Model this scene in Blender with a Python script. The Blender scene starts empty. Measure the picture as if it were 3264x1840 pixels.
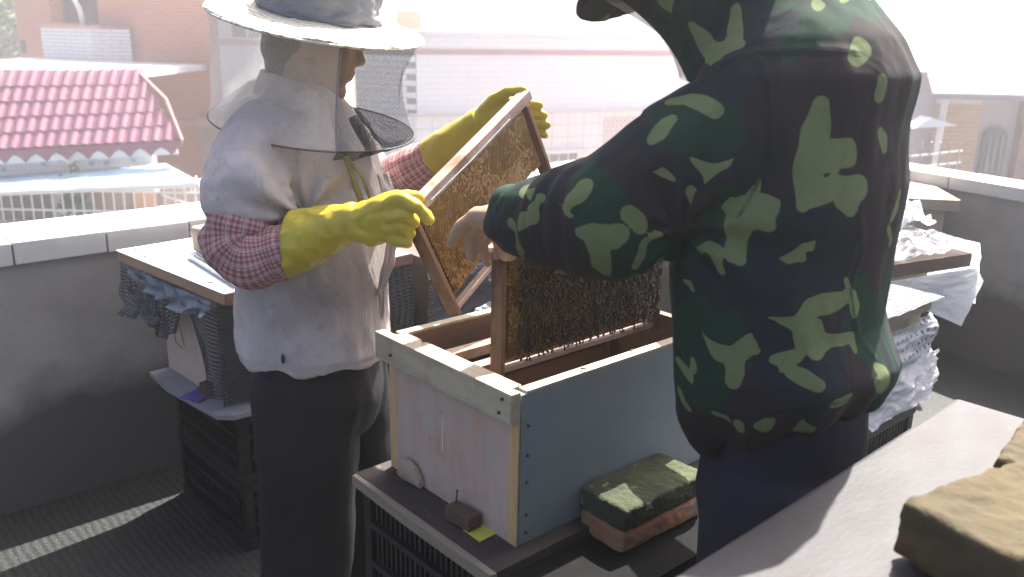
import bpy, bmesh, math, random
from mathutils import Vector, Matrix, noise
V = Vector
random.seed(11)
sc = bpy.context.scene
COL = sc.collection
R = math.radians

# ------------------------------------------------------------------ camera
cam_d = bpy.data.cameras.new('camera')
cam_d.sensor_width = 36.0
cam_d.lens = 30.9
cam_d.clip_start = 0.05
cam_d.clip_end = 3000
cam = bpy.data.objects.new('camera', cam_d)
COL.objects.link(cam)
_p, _r = R(16.37), R(-1.13)
_F = V((0, math.cos(_p), -math.sin(_p)))
_D = V((0, -math.sin(_p), -math.cos(_p)))
_rt = V((1, 0, 0)) * math.cos(_r) + _D * math.sin(_r)
_dn = V((-1, 0, 0)) * math.sin(_r) + _D * math.cos(_r)
cam.matrix_world = Matrix(((_rt.x, -_dn.x, -_F.x, 0), (_rt.y, -_dn.y, -_F.y, 0), (_rt.z, -_dn.z, -_F.z, 1.5), (0, 0, 0, 1)))
cam_d.dof.use_dof = True
cam_d.dof.focus_distance = 1.85
cam_d.dof.aperture_fstop = 5.0
sc.camera = cam

# ------------------------------------------------------------------ sky, sun, exposure
SUN_AZ, SUN_EL = 29.0, 56.0
world = bpy.data.worlds.new('World')
sc.world = world
world.use_nodes = True
wn = world.node_tree
bg = wn.nodes['Background']
sky = wn.nodes.new('ShaderNodeTexSky')
sky.sky_type = 'NISHITA'
sky.sun_disc = False
sky.sun_elevation = R(SUN_EL)
sky.sun_rotation = R(SUN_AZ)
sky.dust_density = 6.0
sky.air_density = 0.6
wn.links.new(sky.outputs[0], bg.inputs[0])
bg.inputs[1].default_value = 0.095
sun_d = bpy.data.lights.new('sun', 'SUN')
sun_d.energy = 5.0
sun_d.angle = R(0.53)
sun_d.color = (1.0, 0.955, 0.88)
sun = bpy.data.objects.new('sun', sun_d)
COL.objects.link(sun)
sdir = V((math.sin(R(SUN_AZ)) * math.cos(R(SUN_EL)), math.cos(R(SUN_AZ)) * math.cos(R(SUN_EL)), math.sin(R(SUN_EL))))
sun.rotation_euler = sdir.to_track_quat('Z', 'Y').to_euler()
sun.location = sdir * 30
sc.view_settings.view_transform = 'Standard'
sc.view_settings.look = 'None'
sc.view_settings.gamma = 1.0
sc.view_settings.use_curve_mapping = False
sc.view_settings.exposure = 2.0
sc.render.engine = 'CYCLES'
cy = sc.cycles
cy.max_bounces = 8
cy.diffuse_bounces = 4
cy.transparent_max_bounces = 24
cy.volume_bounces = 1
cy.use_denoising = True
cy.sample_clamp_indirect = 6.0

# ------------------------------------------------------------------ small helpers
YAW = R(48.4)
SX = V((math.sin(YAW), math.cos(YAW), 0))          # along the parapet
SY = V((-math.cos(YAW), math.sin(YAW), 0))         # towards the parapet
SROT = math.pi / 2 - YAW
def S(a, b, z=0.0): return SX * a + SY * b + V((0, 0, z))

def tag(o, label=None, cat=None, group=None, kind=None):
    if label: o['label'] = label
    if cat: o['category'] = cat
    if group: o['group'] = group
    if kind: o['kind'] = kind
    return o
def empty(name, loc, rz=0.0, label=None, cat=None, group=None):
    o = bpy.data.objects.new(name, None)
    o.empty_display_size = 0.05
    COL.objects.link(o)
    o.location = loc
    o.rotation_euler = (0, 0, rz)
    return tag(o, label, cat, group)
def link(name, me, m=None, parent=None, loc=None, rot=None):
    o = bpy.data.objects.new(name, me)
    COL.objects.link(o)
    if m and not me.materials: me.materials.append(m)
    if parent: o.parent = parent
    if loc is not None: o.location = loc
    if rot is not None: o.rotation_euler = rot
    return o

def reparent(child, part):
    child.parent = part
    child.matrix_parent_inverse = part.matrix_basis.inverted()
    return child
class MB:
    """collects shapes into one mesh"""
    def __init__(self): self.bm = bmesh.new()
    def box(self, c, s, rz=0.0, mtx=None, bev=0.0):
        M = (Matrix.Translation(V(c)) @ Matrix.Rotation(rz, 4, 'Z')) if mtx is None else mtx
        r = bmesh.ops.create_cube(self.bm, size=1.0, matrix=M @ Matrix.Diagonal((s[0], s[1], s[2], 1)))
        if bev:
            es = list({e for v in r['verts'] for e in v.link_edges})
            bmesh.ops.bevel(self.bm, geom=es, offset=bev, segments=2, profile=0.6, affect='EDGES')
        return self
    def ring(self, c, u, w, n):
        return [self.bm.verts.new(c + u * math.cos(2 * math.pi * i / n) + w * math.sin(2 * math.pi * i / n)) for i in range(n)]
    def loft(self, secs, n=24, power=2.0):
        rings = []
        for c, u, w in secs:
            vs = []
            for i in range(n):
                a = 2 * math.pi * i / n
                ca, sa = math.cos(a), math.sin(a)
                k = (abs(ca) ** power + abs(sa) ** power) ** (-1.0 / power)
                vs.append(self.bm.verts.new(V(c) + V(u) * (ca * k) + V(w) * (sa * k)))
            rings.append(vs)
        for a, b in zip(rings, rings[1:]):
            for i in range(n):
                self.bm.faces.new((a[i], a[(i + 1) % n], b[(i + 1) % n], b[i]))
        self.bm.faces.new(rings[0][::-1])
        self.bm.faces.new(rings[-1])
        return self
    def frame(self, d, ref=None):
        d = d.normalized()
        ref = ref or (V((0, 0, 1)) if abs(d.z) < 0.9 else V((1, 0, 0)))
        u = d.cross(ref).normalized()
        return u, d.cross(u)
    def cap(self, p0, p1, r0, r1=None, n=12):
        p0, p1 = V(p0), V(p1)
        r1 = r0 if r1 is None else r1
        d = (p1 - p0)
        if d.length < 1e-6: d = V((0, 0, 1e-4))
        dn = d.normalized()
        u, w = self.frame(d)
        secs = []
        for k in (-0.97, -0.75, -0.4): secs.append((p0 + dn * (k * r0), r0 * math.sqrt(1 - k * k)))
        for t in (0, 0.33, 0.67, 1): secs.append((p0 + d * t, r0 + (r1 - r0) * t))
        for k in (0.4, 0.75, 0.97): secs.append((p1 + dn * (k * r1), r1 * math.sqrt(1 - k * k)))
        return self.loft([(c, u * r, w * r) for c, r in secs], n)
    def path(self, pts, rads, n=10):
        for i in range(len(pts) - 1): self.cap(pts[i], pts[i + 1], rads[i], rads[i + 1], n)
        return self
    def tube(self, pts, rads, n=8):
        pts = [V(p) for p in pts]
        if not isinstance(rads, (list, tuple)): rads = [rads] * len(pts)
        secs = []
        u = None
        for i, p in enumerate(pts):
            d = (pts[min(i + 1, len(pts) - 1)] - pts[max(i - 1, 0)]).normalized()
            if u is None: u, w = self.frame(d)
            else:
                u = (u - d * u.dot(d)).normalized()
                w = d.cross(u)
            secs.append((p, u * rads[i], w * rads[i]))
        return self.loft(secs, n)
    def ell(self, c, r, mtx=None, seg=16):
        M = Matrix.Translation(V(c)) @ (mtx.to_4x4() if mtx else Matrix.Identity(4)) @ Matrix.Diagonal((r[0], r[1], r[2], 1))
        bmesh.ops.create_uvsphere(self.bm, u_segments=seg, v_segments=seg // 2 + 2, radius=1.0, matrix=M)
        return self
    def poly(self, pts, d):
        """prism: polygon pts pushed along vector d"""
        d = V(d)
        a = [self.bm.verts.new(V(p)) for p in pts]
        b = [self.bm.verts.new(V(p) + d) for p in pts]
        n = len(pts)
        self.bm.faces.new(a[::-1]); self.bm.faces.new(b)
        for i in range(n): self.bm.faces.new((a[i], a[(i + 1) % n], b[(i + 1) % n], b[i]))
        return self
    def mesh(self, name, smooth=False):
        bmesh.ops.recalc_face_normals(self.bm, faces=self.bm.faces)
        me = bpy.data.meshes.new(name)
        self.bm.to_mesh(me); self.bm.free()
        if smooth: me.polygons.foreach_set('use_smooth', [True] * len(me.polygons))
        return me
    def build(self, name, m, parent=None, smooth=False, loc=None, rot=None):
        return link(name, self.mesh(name, smooth), m, parent, loc, rot)

def grid_mesh(name, f, nu, nv, close_u=False, uv=None, thick=0.0):
    """sheet from f(u,v), with UVs; thick gives it a second side"""
    verts, faces, uvs = [], [], []
    cu = nu if close_u else nu + 1
    for j in range(nv + 1):
        for i in range(cu):
            verts.append(f(i / nu, j / nv))
    for j in range(nv):
        for i in range(nu):
            a = j * cu + i
            b = j * cu + (i + 1) % cu
            faces.append((a, b, b + cu, a + cu))
            su, sv = uv or (1, 1)
            uvs += [(i / nu * su, j / nv * sv), ((i + 1) / nu * su, j / nv * sv), ((i + 1) / nu * su, (j + 1) / nv * sv), (i / nu * su, (j + 1) / nv * sv)]
    me = bpy.data.meshes.new(name)
    me.from_pydata([tuple(v) for v in verts], [], faces)
    l = me.uv_layers.new(name='UVMap')
    l.data.foreach_set('uv', [x for p in uvs for x in p])
    me.polygons.foreach_set('use_smooth', [True] * len(me.polygons))
    me.update()
    if thick:
        o = bpy.data.objects.new('t', me); COL.objects.link(o)
        md = o.modifiers.new('s', 'SOLIDIFY'); md.thickness = thick; md.offset = 0
        dg = bpy.context.evaluated_depsgraph_get()
        me2 = bpy.data.meshes.new_from_object(o.evaluated_get(dg), depsgraph=dg)
        bpy.data.objects.remove(o); bpy.data.meshes.remove(me)
        me = me2; me.name = name
    return me

def blob(name, mb, m, parent=None, voxel=0.006, smooth=4, disp=None, attr=None):
    """overlapping closed shapes fused to one continuous skin"""
    me0 = mb.mesh(name)
    o = bpy.data.objects.new('tmp', me0); COL.objects.link(o)
    md = o.modifiers.new('r', 'REMESH'); md.mode = 'VOXEL'; md.voxel_size = voxel; md.use_smooth_shade = True
    if smooth:
        ms = o.modifiers.new('s', 'SMOOTH'); ms.factor = 0.5; ms.iterations = smooth
    dg = bpy.context.evaluated_depsgraph_get()
    me = bpy.data.meshes.new_from_object(o.evaluated_get(dg), depsgraph=dg)
    bpy.data.objects.remove(o); bpy.data.meshes.remove(me0)
    me.name = name
    if disp:
        nn = [v.normal.copy() for v in me.vertices]
        for v, k in zip(me.vertices, nn): v.co += k * disp(v.co)
    if attr:
        a = me.attributes.new('patch', 'FLOAT', 'POINT')
        a.data.foreach_set('value', [attr(v.co) for v in me.vertices])
    me.polygons.foreach_set('use_smooth', [True] * len(me.polygons))
    me.update()
    return link(name, me, m, parent)

# ------------------------------------------------------------------ materials
class NT:
    def __init__(self, name):
        self.m = bpy.data.materials.new(name); self.m.use_nodes = True
        self.t = self.m.node_tree; self.t.nodes.clear()
    def n(self, typ, ins=None, **props):
        nd = self.t.nodes.new('ShaderNode' + typ)
        for k, v in props.items(): setattr(nd, k, v)
        for k, v in (ins or {}).items():
            s = nd.inputs[k]
            if isinstance(v, bpy.types.NodeSocket): self.t.links.new(v, s)
            elif isinstance(v, bpy.types.Node): self.t.links.new(v.outputs[0], s)
            else:
                if s.type == 'RGBA' and len(v) == 3: v = (*v, 1)
                s.default_value = v
        return nd
    def coord(self, kind='Object', scale=(1, 1, 1), rot=(0, 0, 0)):
        c = self.n('TexCoord')
        return self.n('Mapping', {'Vector': c.outputs[kind], 'Scale': scale, 'Rotation': rot}).outputs[0]
    def noise(self, vec, scale, detail=4, rough=0.55, dist=0.0):
        return self.n('TexNoise', {'Vector': vec, 'Scale': scale, 'Detail': detail, 'Roughness': rough, 'Distortion': dist}).outputs[0]
    def ramp(self, fac, stops, interp='LINEAR'):
        r = self.n('ValToRGB', {'Fac': fac})
        cr = r.color_ramp; cr.interpolation = interp
        while len(cr.elements) < len(stops): cr.elements.new(0.5)
        for e, (p, c) in zip(cr.elements, stops):
            e.position = p; e.color = (*c, 1) if len(c) == 3 else c
        return r.outputs[0]
    def mix(self, fac, a, b, blend='MIX'):
        x = self.n('Mix', {}, data_type='RGBA', blend_type=blend)
        for idx, v in ((0, fac), (6, a), (7, b)):
            s = x.inputs[idx]
            if isinstance(v, bpy.types.NodeSocket): self.t.links.new(v, s)
            else: s.default_value = v if not (isinstance(v, tuple) and len(v) == 3) else (*v, 1)
        return x.outputs[2]
    def math(self, op, a, b=0.0, c=0.0):
        x = self.n('Math', {0: a, 1: b, 2: c}, operation=op); return x.outputs[0]
    def bump(self, h, strength=0.3, dist=0.01):
        return self.n('Bump', {'Height': h, 'Strength': strength, 'Distance': dist}).outputs[0]
    def pbsdf(self, col, rough=0.7, normal=None, metal=0.0, spec=0.3, **kw):
        ins = {'Base Color': col, 'Roughness': rough, 'Metallic': metal, 'Specular IOR Level': spec}
        if normal: ins['Normal'] = normal
        ins.update(kw)
        return self.n('BsdfPrincipled', ins).outputs[0]
    def out(self, s):
        self.n('OutputMaterial', {'Surface': s}); return self.m

def simple(name, c1, c2=None, rough=0.7, scale=6.0, stretch=(1, 1, 1), bump=0.15, bscale=None, metal=0.0, spec=0.3, dist=0.004, detail=5, coord='Object', lo=0.3, hi=0.7, speck=None, **kw):
    t = NT(name)
    v = t.coord(coord, stretch)
    n1 = t.noise(v, scale, detail)
    c2 = c2 or tuple(x * 0.75 for x in c1)
    col = t.ramp(n1, [(lo, c2), (hi, c1)])
    if speck:
        n3 = t.noise(v, speck[1], 3)
        col = t.mix(t.ramp(n3, [(speck[2], (0, 0, 0)), (speck[2] + 0.06, (1, 1, 1))]), col, speck[0])
    nb = t.noise(v, bscale or scale * 9, 4)
    return t.out(t.pbsdf(col, rough, t.bump(nb, bump, dist) if bump else None, metal, spec, **kw))

def wood(name, c1, c2, rough=0.65, axis=0, scale=3.0, stain=None):
    t = NT(name)
    st = [14.0, 14.0, 14.0]; st[axis] = 1.0
    v = t.coord('Object', tuple(st))
    n1 = t.noise(v, scale, 6, 0.6, 0.6)
    n2 = t.noise(v, scale * 6, 3)
    col = t.ramp(t.math('ADD', t.math('MULTIPLY', n1, 0.7), t.math('MULTIPLY', n2, 0.3)), [(0.32, c2), (0.62, c1)])
    if stain:
        n3 = t.noise(t.coord('Object'), 9.0, 5, 0.65)
        col = t.mix(t.ramp(n3, [(0.5, (0, 0, 0)), (0.68, (1, 1, 1))]), col, stain)
    return t.out(t.pbsdf(col, rough, t.bump(n2, 0.25, 0.002)))

M = {}
M['bark'] = simple('bark', (0.12, 0.09, 0.07))
M['paint_white'] = simple('white_paint', (0.78, 0.78, 0.76), (0.66, 0.66, 0.64), 0.5, 3, bump=0.05)
M['steel'] = simple('galvanised_steel', (0.42, 0.47, 0.5), (0.25, 0.28, 0.3), 0.35, 20, metal=0.8)
M['dark_metal'] = simple('dark_metal', (0.05, 0.05, 0.05), None, 0.4, 30)
M['rust'] = simple('rusty_steel', (0.12, 0.06, 0.04), (0.05, 0.03, 0.025), 0.8, 40)

# plaster of the parapet: grey, darker grimy foot of its own ragged shape
t = NT('grey_plaster')
v = t.coord()
z = t.n('SeparateXYZ', {0: t.coord()}).outputs[2]
ns = t.noise(v, 2.2, 6, 0.62)
edge = t.math('ADD', z, t.math('MULTIPLY', ns, -0.55))
col = t.ramp(t.noise(v, 5.5, 6), [(0.3, (0.275, 0.25, 0.225)), (0.7, (0.35, 0.325, 0.295))])
col = t.mix(t.ramp(edge, [(-0.22, (1, 1, 1)), (0.16, (0, 0, 0))]), col, (0.085, 0.075, 0.068))
col = t.mix(t.ramp(t.noise(v, 26, 3), [(0.66, (0, 0, 0)), (0.75, (0.35, 0.35, 0.35))]), col, (0.12, 0.11, 0.10))
M['plaster'] = t.out(t.pbsdf(col, 0.9, t.bump(t.noise(v, 70, 5), 0.25, 0.004)))
M['coping'] = simple('pale_coping_stone', (0.62, 0.60, 0.56), (0.52, 0.50, 0.46), 0.7, 5, speck=((0.36, 0.34, 0.31), 30, 0.66))
M['joint'] = simple('mortar', (0.20, 0.19, 0.18), None, 0.95, 20)

# black woven mat on the roof: fine raised ribs, glints painted in as pale specks
t = NT('black_woven_mat')
v = t.coord('Object', (1, 1, 1))
wv = t.n('TexWave', {'Vector': v, 'Scale': 13.0, 'Distortion': 3.5, 'Detail': 3.0}, wave_type='BANDS', bands_direction='X').outputs[0]
wv2 = t.n('TexWave', {'Vector': v, 'Scale': 26.0, 'Distortion': 2.0}, wave_type='BANDS', bands_direction='Y').outputs[0]
g = t.noise(v, 240, 2)
col = t.ramp(t.math('MULTIPLY', wv, wv2), [(0.0, (0.012, 0.013, 0.013)), (0.7, (0.034, 0.038, 0.037))])
col = t.mix(t.ramp(g, [(0.62, (0, 0, 0)), (0.72, (1, 1, 1))]), col, (0.20, 0.22, 0.21))
h = t.math('ADD', wv, t.math('MULTIPLY', wv2, 0.6))
M['mat_black'] = t.out(t.pbsdf(col, 0.6, t.bump(h, 0.35, 0.003), spec=0.3))

M['pink_ply'] = None
def plywood(name, a, b, stain, speck):
    t = NT(name)
    v = t.coord()
    n0 = t.noise(t.coord('Object', (3, 9, 1.1)), 2.6, 5, 0.6)
    col = t.ramp(n0, [(0.33, a), (0.56, b), (0.72, tuple(x * 1.1 for x in a))])
    n1 = t.noise(v, 7, 6, 0.7)
    col = t.mix(t.ramp(n1, [(0.56, (0, 0, 0)), (0.72, (0.7, 0.7, 0.7))]), col, stain)
    n2 = t.noise(v, 55, 2)
    col = t.mix(t.ramp(n2, [(0.70, (0, 0, 0)), (0.76, (0.8, 0.8, 0.8))]), col, speck)
    n3 = t.noise(t.coord('Object', (14, 60, 3)), 3, 3)
    return t.out(t.pbsdf(col, 0.75, t.bump(n3, 0.12, 0.002)))
M['pink_ply'] = plywood('worn_pink_plywood', (0.47, 0.31, 0.235), (0.44, 0.365, 0.32), (0.42, 0.235, 0.145), (0.16, 0.11, 0.09))
M['pink_ply2'] = plywood('pale_plywood', (0.60, 0.46, 0.38), (0.58, 0.47, 0.40), (0.50, 0.34, 0.25), (0.2, 0.14, 0.11))
t = NT('grey_blue_painted_board')
v = t.coord()
col = t.ramp(t.noise(v, 3.0, 6, 0.65), [(0.30, (0.185, 0.215, 0.22)), (0.70, (0.245, 0.28, 0.285))])
col = t.mix(t.ramp(t.noise(t.coord('Object', (40, 1, 2.2)), 2.0, 5, 0.7), [(0.58, (0, 0, 0)), (0.78, (0.18, 0.18, 0.18))]), col, (0.15, 0.165, 0.16))
col = t.mix(t.ramp(t.noise(v, 34, 4, 0.7), [(0.66, (0, 0, 0)), (0.69, (0.85, 0.85, 0.85))]), col, (0.34, 0.29, 0.22))
M['blue_board'] = t.out(t.pbsdf(col, 0.5, t.bump(t.noise(v, 90, 4), 0.1, 0.003)))
M['rim_wood'] = wood('weathered_batten', (0.46, 0.40, 0.29), (0.33, 0.28, 0.20), axis=1, stain=(0.30, 0.24, 0.16))
M['pine'] = wood('raw_pine', (0.58, 0.40, 0.21), (0.44, 0.28, 0.13), axis=2)
M['dark_wood'] = wood('dark_old_wood', (0.13, 0.085, 0.06), (0.07, 0.045, 0.035), axis=0)
M['inner_wood'] = wood('propolis_stained_wood', (0.17, 0.10, 0.065), (0.09, 0.055, 0.04), axis=0)
M['frame_wood'] = wood('frame_wood', (0.20, 0.115, 0.065), (0.10, 0.055, 0.032), axis=2, stain=(0.055, 0.03, 0.02))
M['top_bar'] = wood('waxy_top_bar', (0.40, 0.30, 0.25), (0.28, 0.20, 0.16), axis=0, stain=(0.16, 0.09, 0.05))
M['board_edge'] = wood('grey_board_edge', (0.26, 0.22, 0.17), (0.17, 0.14, 0.11), axis=1)
M['slate_board'] = simple('dark_bottom_board', (0.062, 0.050, 0.048), (0.040, 0.032, 0.031), 0.85, 9, speck=((0.10, 0.085, 0.075), 30, 0.64))
M['crate'] = simple('black_plastic', (0.013, 0.013, 0.016), (0.008, 0.008, 0.010), 0.42, 12, bump=0.05, spec=0.5)
M['laminate'] = simple('white_laminate', (0.72, 0.71, 0.73), (0.64, 0.63, 0.66), 0.16, 3, bump=0.02, spec=0.6)
M['lam_edge'] = wood('laminate_board_edge', (0.42, 0.26, 0.16), (0.30, 0.17, 0.10), axis=1)
M['lam_edge2'] = wood('red_brown_edge', (0.22, 0.10, 0.085), (0.15, 0.07, 0.06), axis=0)
M['grey_board'] = simple('bluish_grey_board', (0.30, 0.30, 0.32), (0.22, 0.22, 0.24), 0.6, 6)
M['purple'] = simple('purple_cloth', (0.16, 0.10, 0.36), (0.10, 0.06, 0.25), 0.85, 20)
M['yellow_paper'] = simple('yellow_green_card', (0.55, 0.58, 0.10), (0.45, 0.45, 0.08), 0.7, 14)
M['stone_beige'] = simple('beige_block', (0.40, 0.32, 0.24), (0.30, 0.24, 0.18), 0.9, 14, bump=0.4)
M['moss_brick'] = simple('mossy_brick', (0.085, 0.095, 0.050), (0.030, 0.038, 0.024), 0.95, 11, bump=0.7, bscale=70, dist=0.01, speck=((0.26, 0.28, 0.20), 26, 0.63))
M['red_brick'] = simple('red_brick', (0.42, 0.19, 0.10), (0.26, 0.15, 0.09), 0.9, 10, bump=0.6, bscale=60, dist=0.008, speck=((0.30, 0.24, 0.17), 16, 0.6))
M['skin'] = simple('skin', (0.43, 0.275, 0.185), (0.37, 0.225, 0.145), 0.5, 14, bump=0.12, bscale=160, dist=0.002, spec=0.4, **{'Subsurface Weight': 0.12, 'Subsurface Radius': (0.01, 0.004, 0.002)})
M['hair'] = simple('dark_hair', (0.035, 0.03, 0.028), (0.015, 0.013, 0.012), 0.5, 60, stretch=(1, 1, 6), bump=0.5, bscale=130)
M['bee'] = simple('bee_body', (0.06, 0.034, 0.016), (0.012, 0.008, 0.006), 0.5, 160, bump=0)
M['wing_glint'] = simple('glint_bee_wing', (0.34, 0.30, 0.24), (0.2, 0.17, 0.13), 0.22, 90, bump=0, spec=0.6)  # lighter wing copy, paints light glints onto some of the bees
M['wing'] = simple('bee_wing', (0.075, 0.06, 0.048), (0.03, 0.024, 0.02), 0.18, 90, bump=0, spec=0.6)

# ================================================================== THE PLACE
# ground far below, the roof terrace, parapets
g = MB(); g.box((0, 22, -7.5), (120, 120, 1.0))
tag(g.build('ground', simple('street_ground', (0.20, 0.19, 0.175), (0.14, 0.135, 0.125), 0.9, 0.4)), kind='structure')
# roof slab of our own building, with the woven mat as its top
CW = V((1.53, 5.2, 0))                                     # inner corner of the two parapets
WR = V((0.484, -0.875, 0)).normalized()                    # right parapet runs this way from the corner
def floor_poly(z0, dz, grow):
    a = S(-6, 3.0 + grow); b = CW + V((0.1, 0.28, 0)) * (1 + grow); c = CW + WR * 9 + V((0.2 + grow, 0, 0)); d = S(-6, -5)
    return [V((p.x, p.y, z0)) for p in (a, d, c, b)], (0, 0, dz)
g = MB(); g.poly(*floor_poly(0.0, -0.02, 0.0))
o = g.build('roof_floor', M['mat_black']); tag(o, kind='structure')
o.data.transform(Matrix.Rotation(-SROT, 4, 'Z')); o.rotation_euler = (0, 0, SROT)
g = MB(); g.poly(*floor_poly(-0.024, -6.9, 0.12))
tag(g.build('own_building', M['plaster']), 'building block carrying the roof terrace with the hives', 'building')

def coping_wall(name, start, direction, length, first, step, label, side, capz=(0.798, 0.867), depth=0.30):
    root = empty(name, start, math.atan2(direction.y, direction.x), label, 'wall')
    b = MB(); b.box((length / 2, side * (0.02 + (depth - 0.04) / 2), capz[0] / 2), (length, depth - 0.04, capz[0]))
    b.build('wall_body', M['plaster'], root)
    jb = MB(); jb.box((length / 2, side * depth / 2, (capz[0] + capz[1]) / 2 - 0.001), (length - 0.01, depth - 0.008, capz[1] - capz[0] - 0.006))
    jb.build('mortar_bed', M['joint'], root)
    x = first
    k = 0
    rs = random.Random(5)
    while x < length - 0.02:
        w = min(step, length - x)
        s = MB(); s.box((0, 0, 0), (w - 0.005, depth, capz[1] - capz[0]), bev=0.004)
        s.build('coping_slab', M['coping'], root, loc=(x + w / 2, side * depth / 2 + rs.uniform(-.0015, .0015), (capz[0] + capz[1]) / 2 + 0.002 + rs.uniform(-.001, .001)))
        x += step; k += 1
    return root
# back parapet: parallel to the main hive; joints 0.266 m apart
coping_wall('parapet_wall', S(-3.1, 2.87), SX, 7.72, 0.209, 0.266, 'grey plaster parapet with pale stone coping behind the left hive stack', 1)
coping_wall('parapet_wall', CW + V((0.02, 0.02, 0)), WR, 6.4, 0.33, 0.8, 'grey parapet running behind the net covered hives and plastic', 1, (0.80, 0.862), 0.22)

# ------------------------------------------------------------------ background buildings
def brick_mat(name, c1, c2, mortar, bw, bh, ms=0.012, bump=0.6, rough=0.9, offset=0.5, var=None):
    t = NT(name)
    s = t.n('SeparateXYZ', {0: t.n('TexCoord').outputs['Object']})
    u = t.math('ADD', s.outputs[0], s.outputs[1])
    v = t.n('CombineXYZ', {0: u, 1: s.outputs[2], 2: 0.0}).outputs[0]
    b = t.n('TexBrick', {'Vector': v, 'Color1': c1, 'Color2': c2, 'Mortar': mortar, 'Scale': 1.0, 'Mortar Size': ms, 'Brick Width': bw, 'Row Height': bh, 'Bias': 0.0}, offset=offset)
    col = b.outputs[0]
    if var:
        col = t.mix(t.ramp(t.noise(v, 0.8, 6, 0.65), [(0.35, (0, 0, 0)), (0.7, (0.75, 0.75, 0.75))]), col, var)
    n2 = t.noise(v, 14, 4)
    col = t.mix(0.25, col, t.ramp(n2, [(0.3, tuple(x * 0.7 for x in c1)), (0.7, c2)]))
    return t.out(t.pbsdf(col, rough, t.bump(b.outputs[1], -bump, 0.012)))
M['brick_wall'] = brick_mat('red_brick_wall', (0.42, 0.115, 0.06), (0.52, 0.18, 0.10), (0.55, 0.36, 0.29), 0.26, 0.078, 0.011, var=(0.46, 0.19, 0.10))
M['brick_tan'] = brick_mat('tan_brick_wall', (0.42, 0.24, 0.14), (0.52, 0.33, 0.2), (0.5, 0.42, 0.35), 0.24, 0.07, 0.01)
M['white_tile'] = brick_mat('white_wall_tile', (0.70, 0.70, 0.71), (0.66, 0.66, 0.68), (0.26, 0.25, 0.27), 0.45, 0.092, 0.011, 0.3, 0.35)
M['tile_pale'] = brick_mat('pale_wall_tile', (0.82, 0.82, 0.82), (0.80, 0.80, 0.81), (0.66, 0.65, 0.66), 0.47, 0.124, 0.007, 0.2, 0.35)
M['tile_big'] = brick_mat('large_wall_tile', (0.80, 0.79, 0.77), (0.78, 0.77, 0.75), (0.40, 0.38, 0.37), 0.42, 0.28, 0.009, 0.2, 0.4, 0.0)
M['tile_small'] = brick_mat('small_mosaic_tile', (0.66, 0.64, 0.62), (0.62, 0.6, 0.58), (0.5, 0.48, 0.47), 0.09, 0.09, 0.008, 0.2, 0.4, 0.0)
M['tile'] = simple('glazed_white_tile', (0.72, 0.72, 0.73), (0.66, 0.66, 0.68), 0.3, 3, bump=0.02)
M['blue_tile'] = simple('blue_mosaic', (0.22, 0.34, 0.52), (0.16, 0.27, 0.44), 0.3, 9, bump=0)
M['pink_trim'] = simple('pink_painted_band', (0.46, 0.25, 0.24), (0.40, 0.21, 0.20), 0.7, 4)
M['dark_room'] = simple('dark_interior', (0.045, 0.042, 0.05), (0.03, 0.03, 0.035), 0.8, 3)
M['glass'] = simple('window_glass', (0.10, 0.12, 0.13), None, 0.08, 3, bump=0, spec=0.8)
M['roof_pink'] = simple('mauve_pressed_steel', (0.36, 0.145, 0.205), (0.29, 0.105, 0.16), 0.42, 2, bump=0.03, spec=0.45)
t = NT('mauve_pressed_steel')
v = t.coord('Object'); rn_ = t.n('ObjectInfo').outputs['Random']
col = t.ramp(t.noise(v, 2.0, 5), [(0.3, (0.29, 0.105, 0.16)), (0.7, (0.36, 0.145, 0.205))])
col = t.mix(t.math('MULTIPLY', rn_, 0.45), col, (0.40, 0.20, 0.235))
col = t.mix(t.ramp(t.noise(v, 7.0, 5, 0.7), [(0.55, (0, 0, 0)), (0.75, (0.5, 0.5, 0.5))]), col, (0.24, 0.12, 0.13))
M['roof_pink'] = t.out(t.pbsdf(col, 0.45, spec=0.4))
M['valance'] = simple('mauve_valance', (0.24, 0.07, 0.095), (0.19, 0.055, 0.075), 0.6, 4)
M['white_sheet'] = simple('white_roof_sheet', (0.74, 0.74, 0.73), (0.66, 0.66, 0.65), 0.6, 2, speck=((0.3, 0.3, 0.3), 8, 0.68))
M['awning_blue'] = simple('pale_blue_awning', (0.42, 0.58, 0.70), (0.36, 0.52, 0.66), 0.5, 1.5)
M['dull_pink_wall'] = simple('dull_rendered_wall', (0.34, 0.24, 0.21), (0.26, 0.18, 0.16), 0.9, 2)
M['orange_panel'] = simple('orange_panel', (0.46, 0.26, 0.15), (0.40, 0.21, 0.12), 0.8, 2)
M['lavender'] = simple('lavender_wall', (0.50, 0.46, 0.52), (0.44, 0.40, 0.46), 0.85, 1.5)
M['mauve_grey'] = simple('grey_mauve_canopy', (0.22, 0.19, 0.25), (0.18, 0.155, 0.21), 0.75, 1)

def bld(name, base, label):
    return empty(name, base, 0.0, label, 'building')
def slab(root, name, A, B, z0, z1, thick, m, off=0.0, s0=0.0, s1=None):
    """wall slab whose visible face runs from A to B; thickness goes away from the viewer"""
    A, B = V((A[0], A[1], 0)), V((B[0], B[1], 0))
    d = (B - A); L = d.length; d.normalize(); n = V((-d.y, d.x, 0))
    s1 = L if s1 is None else s1
    p = A + d * s0 - n * off - root.location
    b = MB(); b.box(((s1 - s0) / 2, thick / 2, (z1 - z0) / 2), (s1 - s0, thick, z1 - z0))
    return b.build(name, m, root, loc=(p.x, p.y, z0 - root.location.z), rot=(0, 0, math.atan2(d.y, d.x)))

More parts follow.
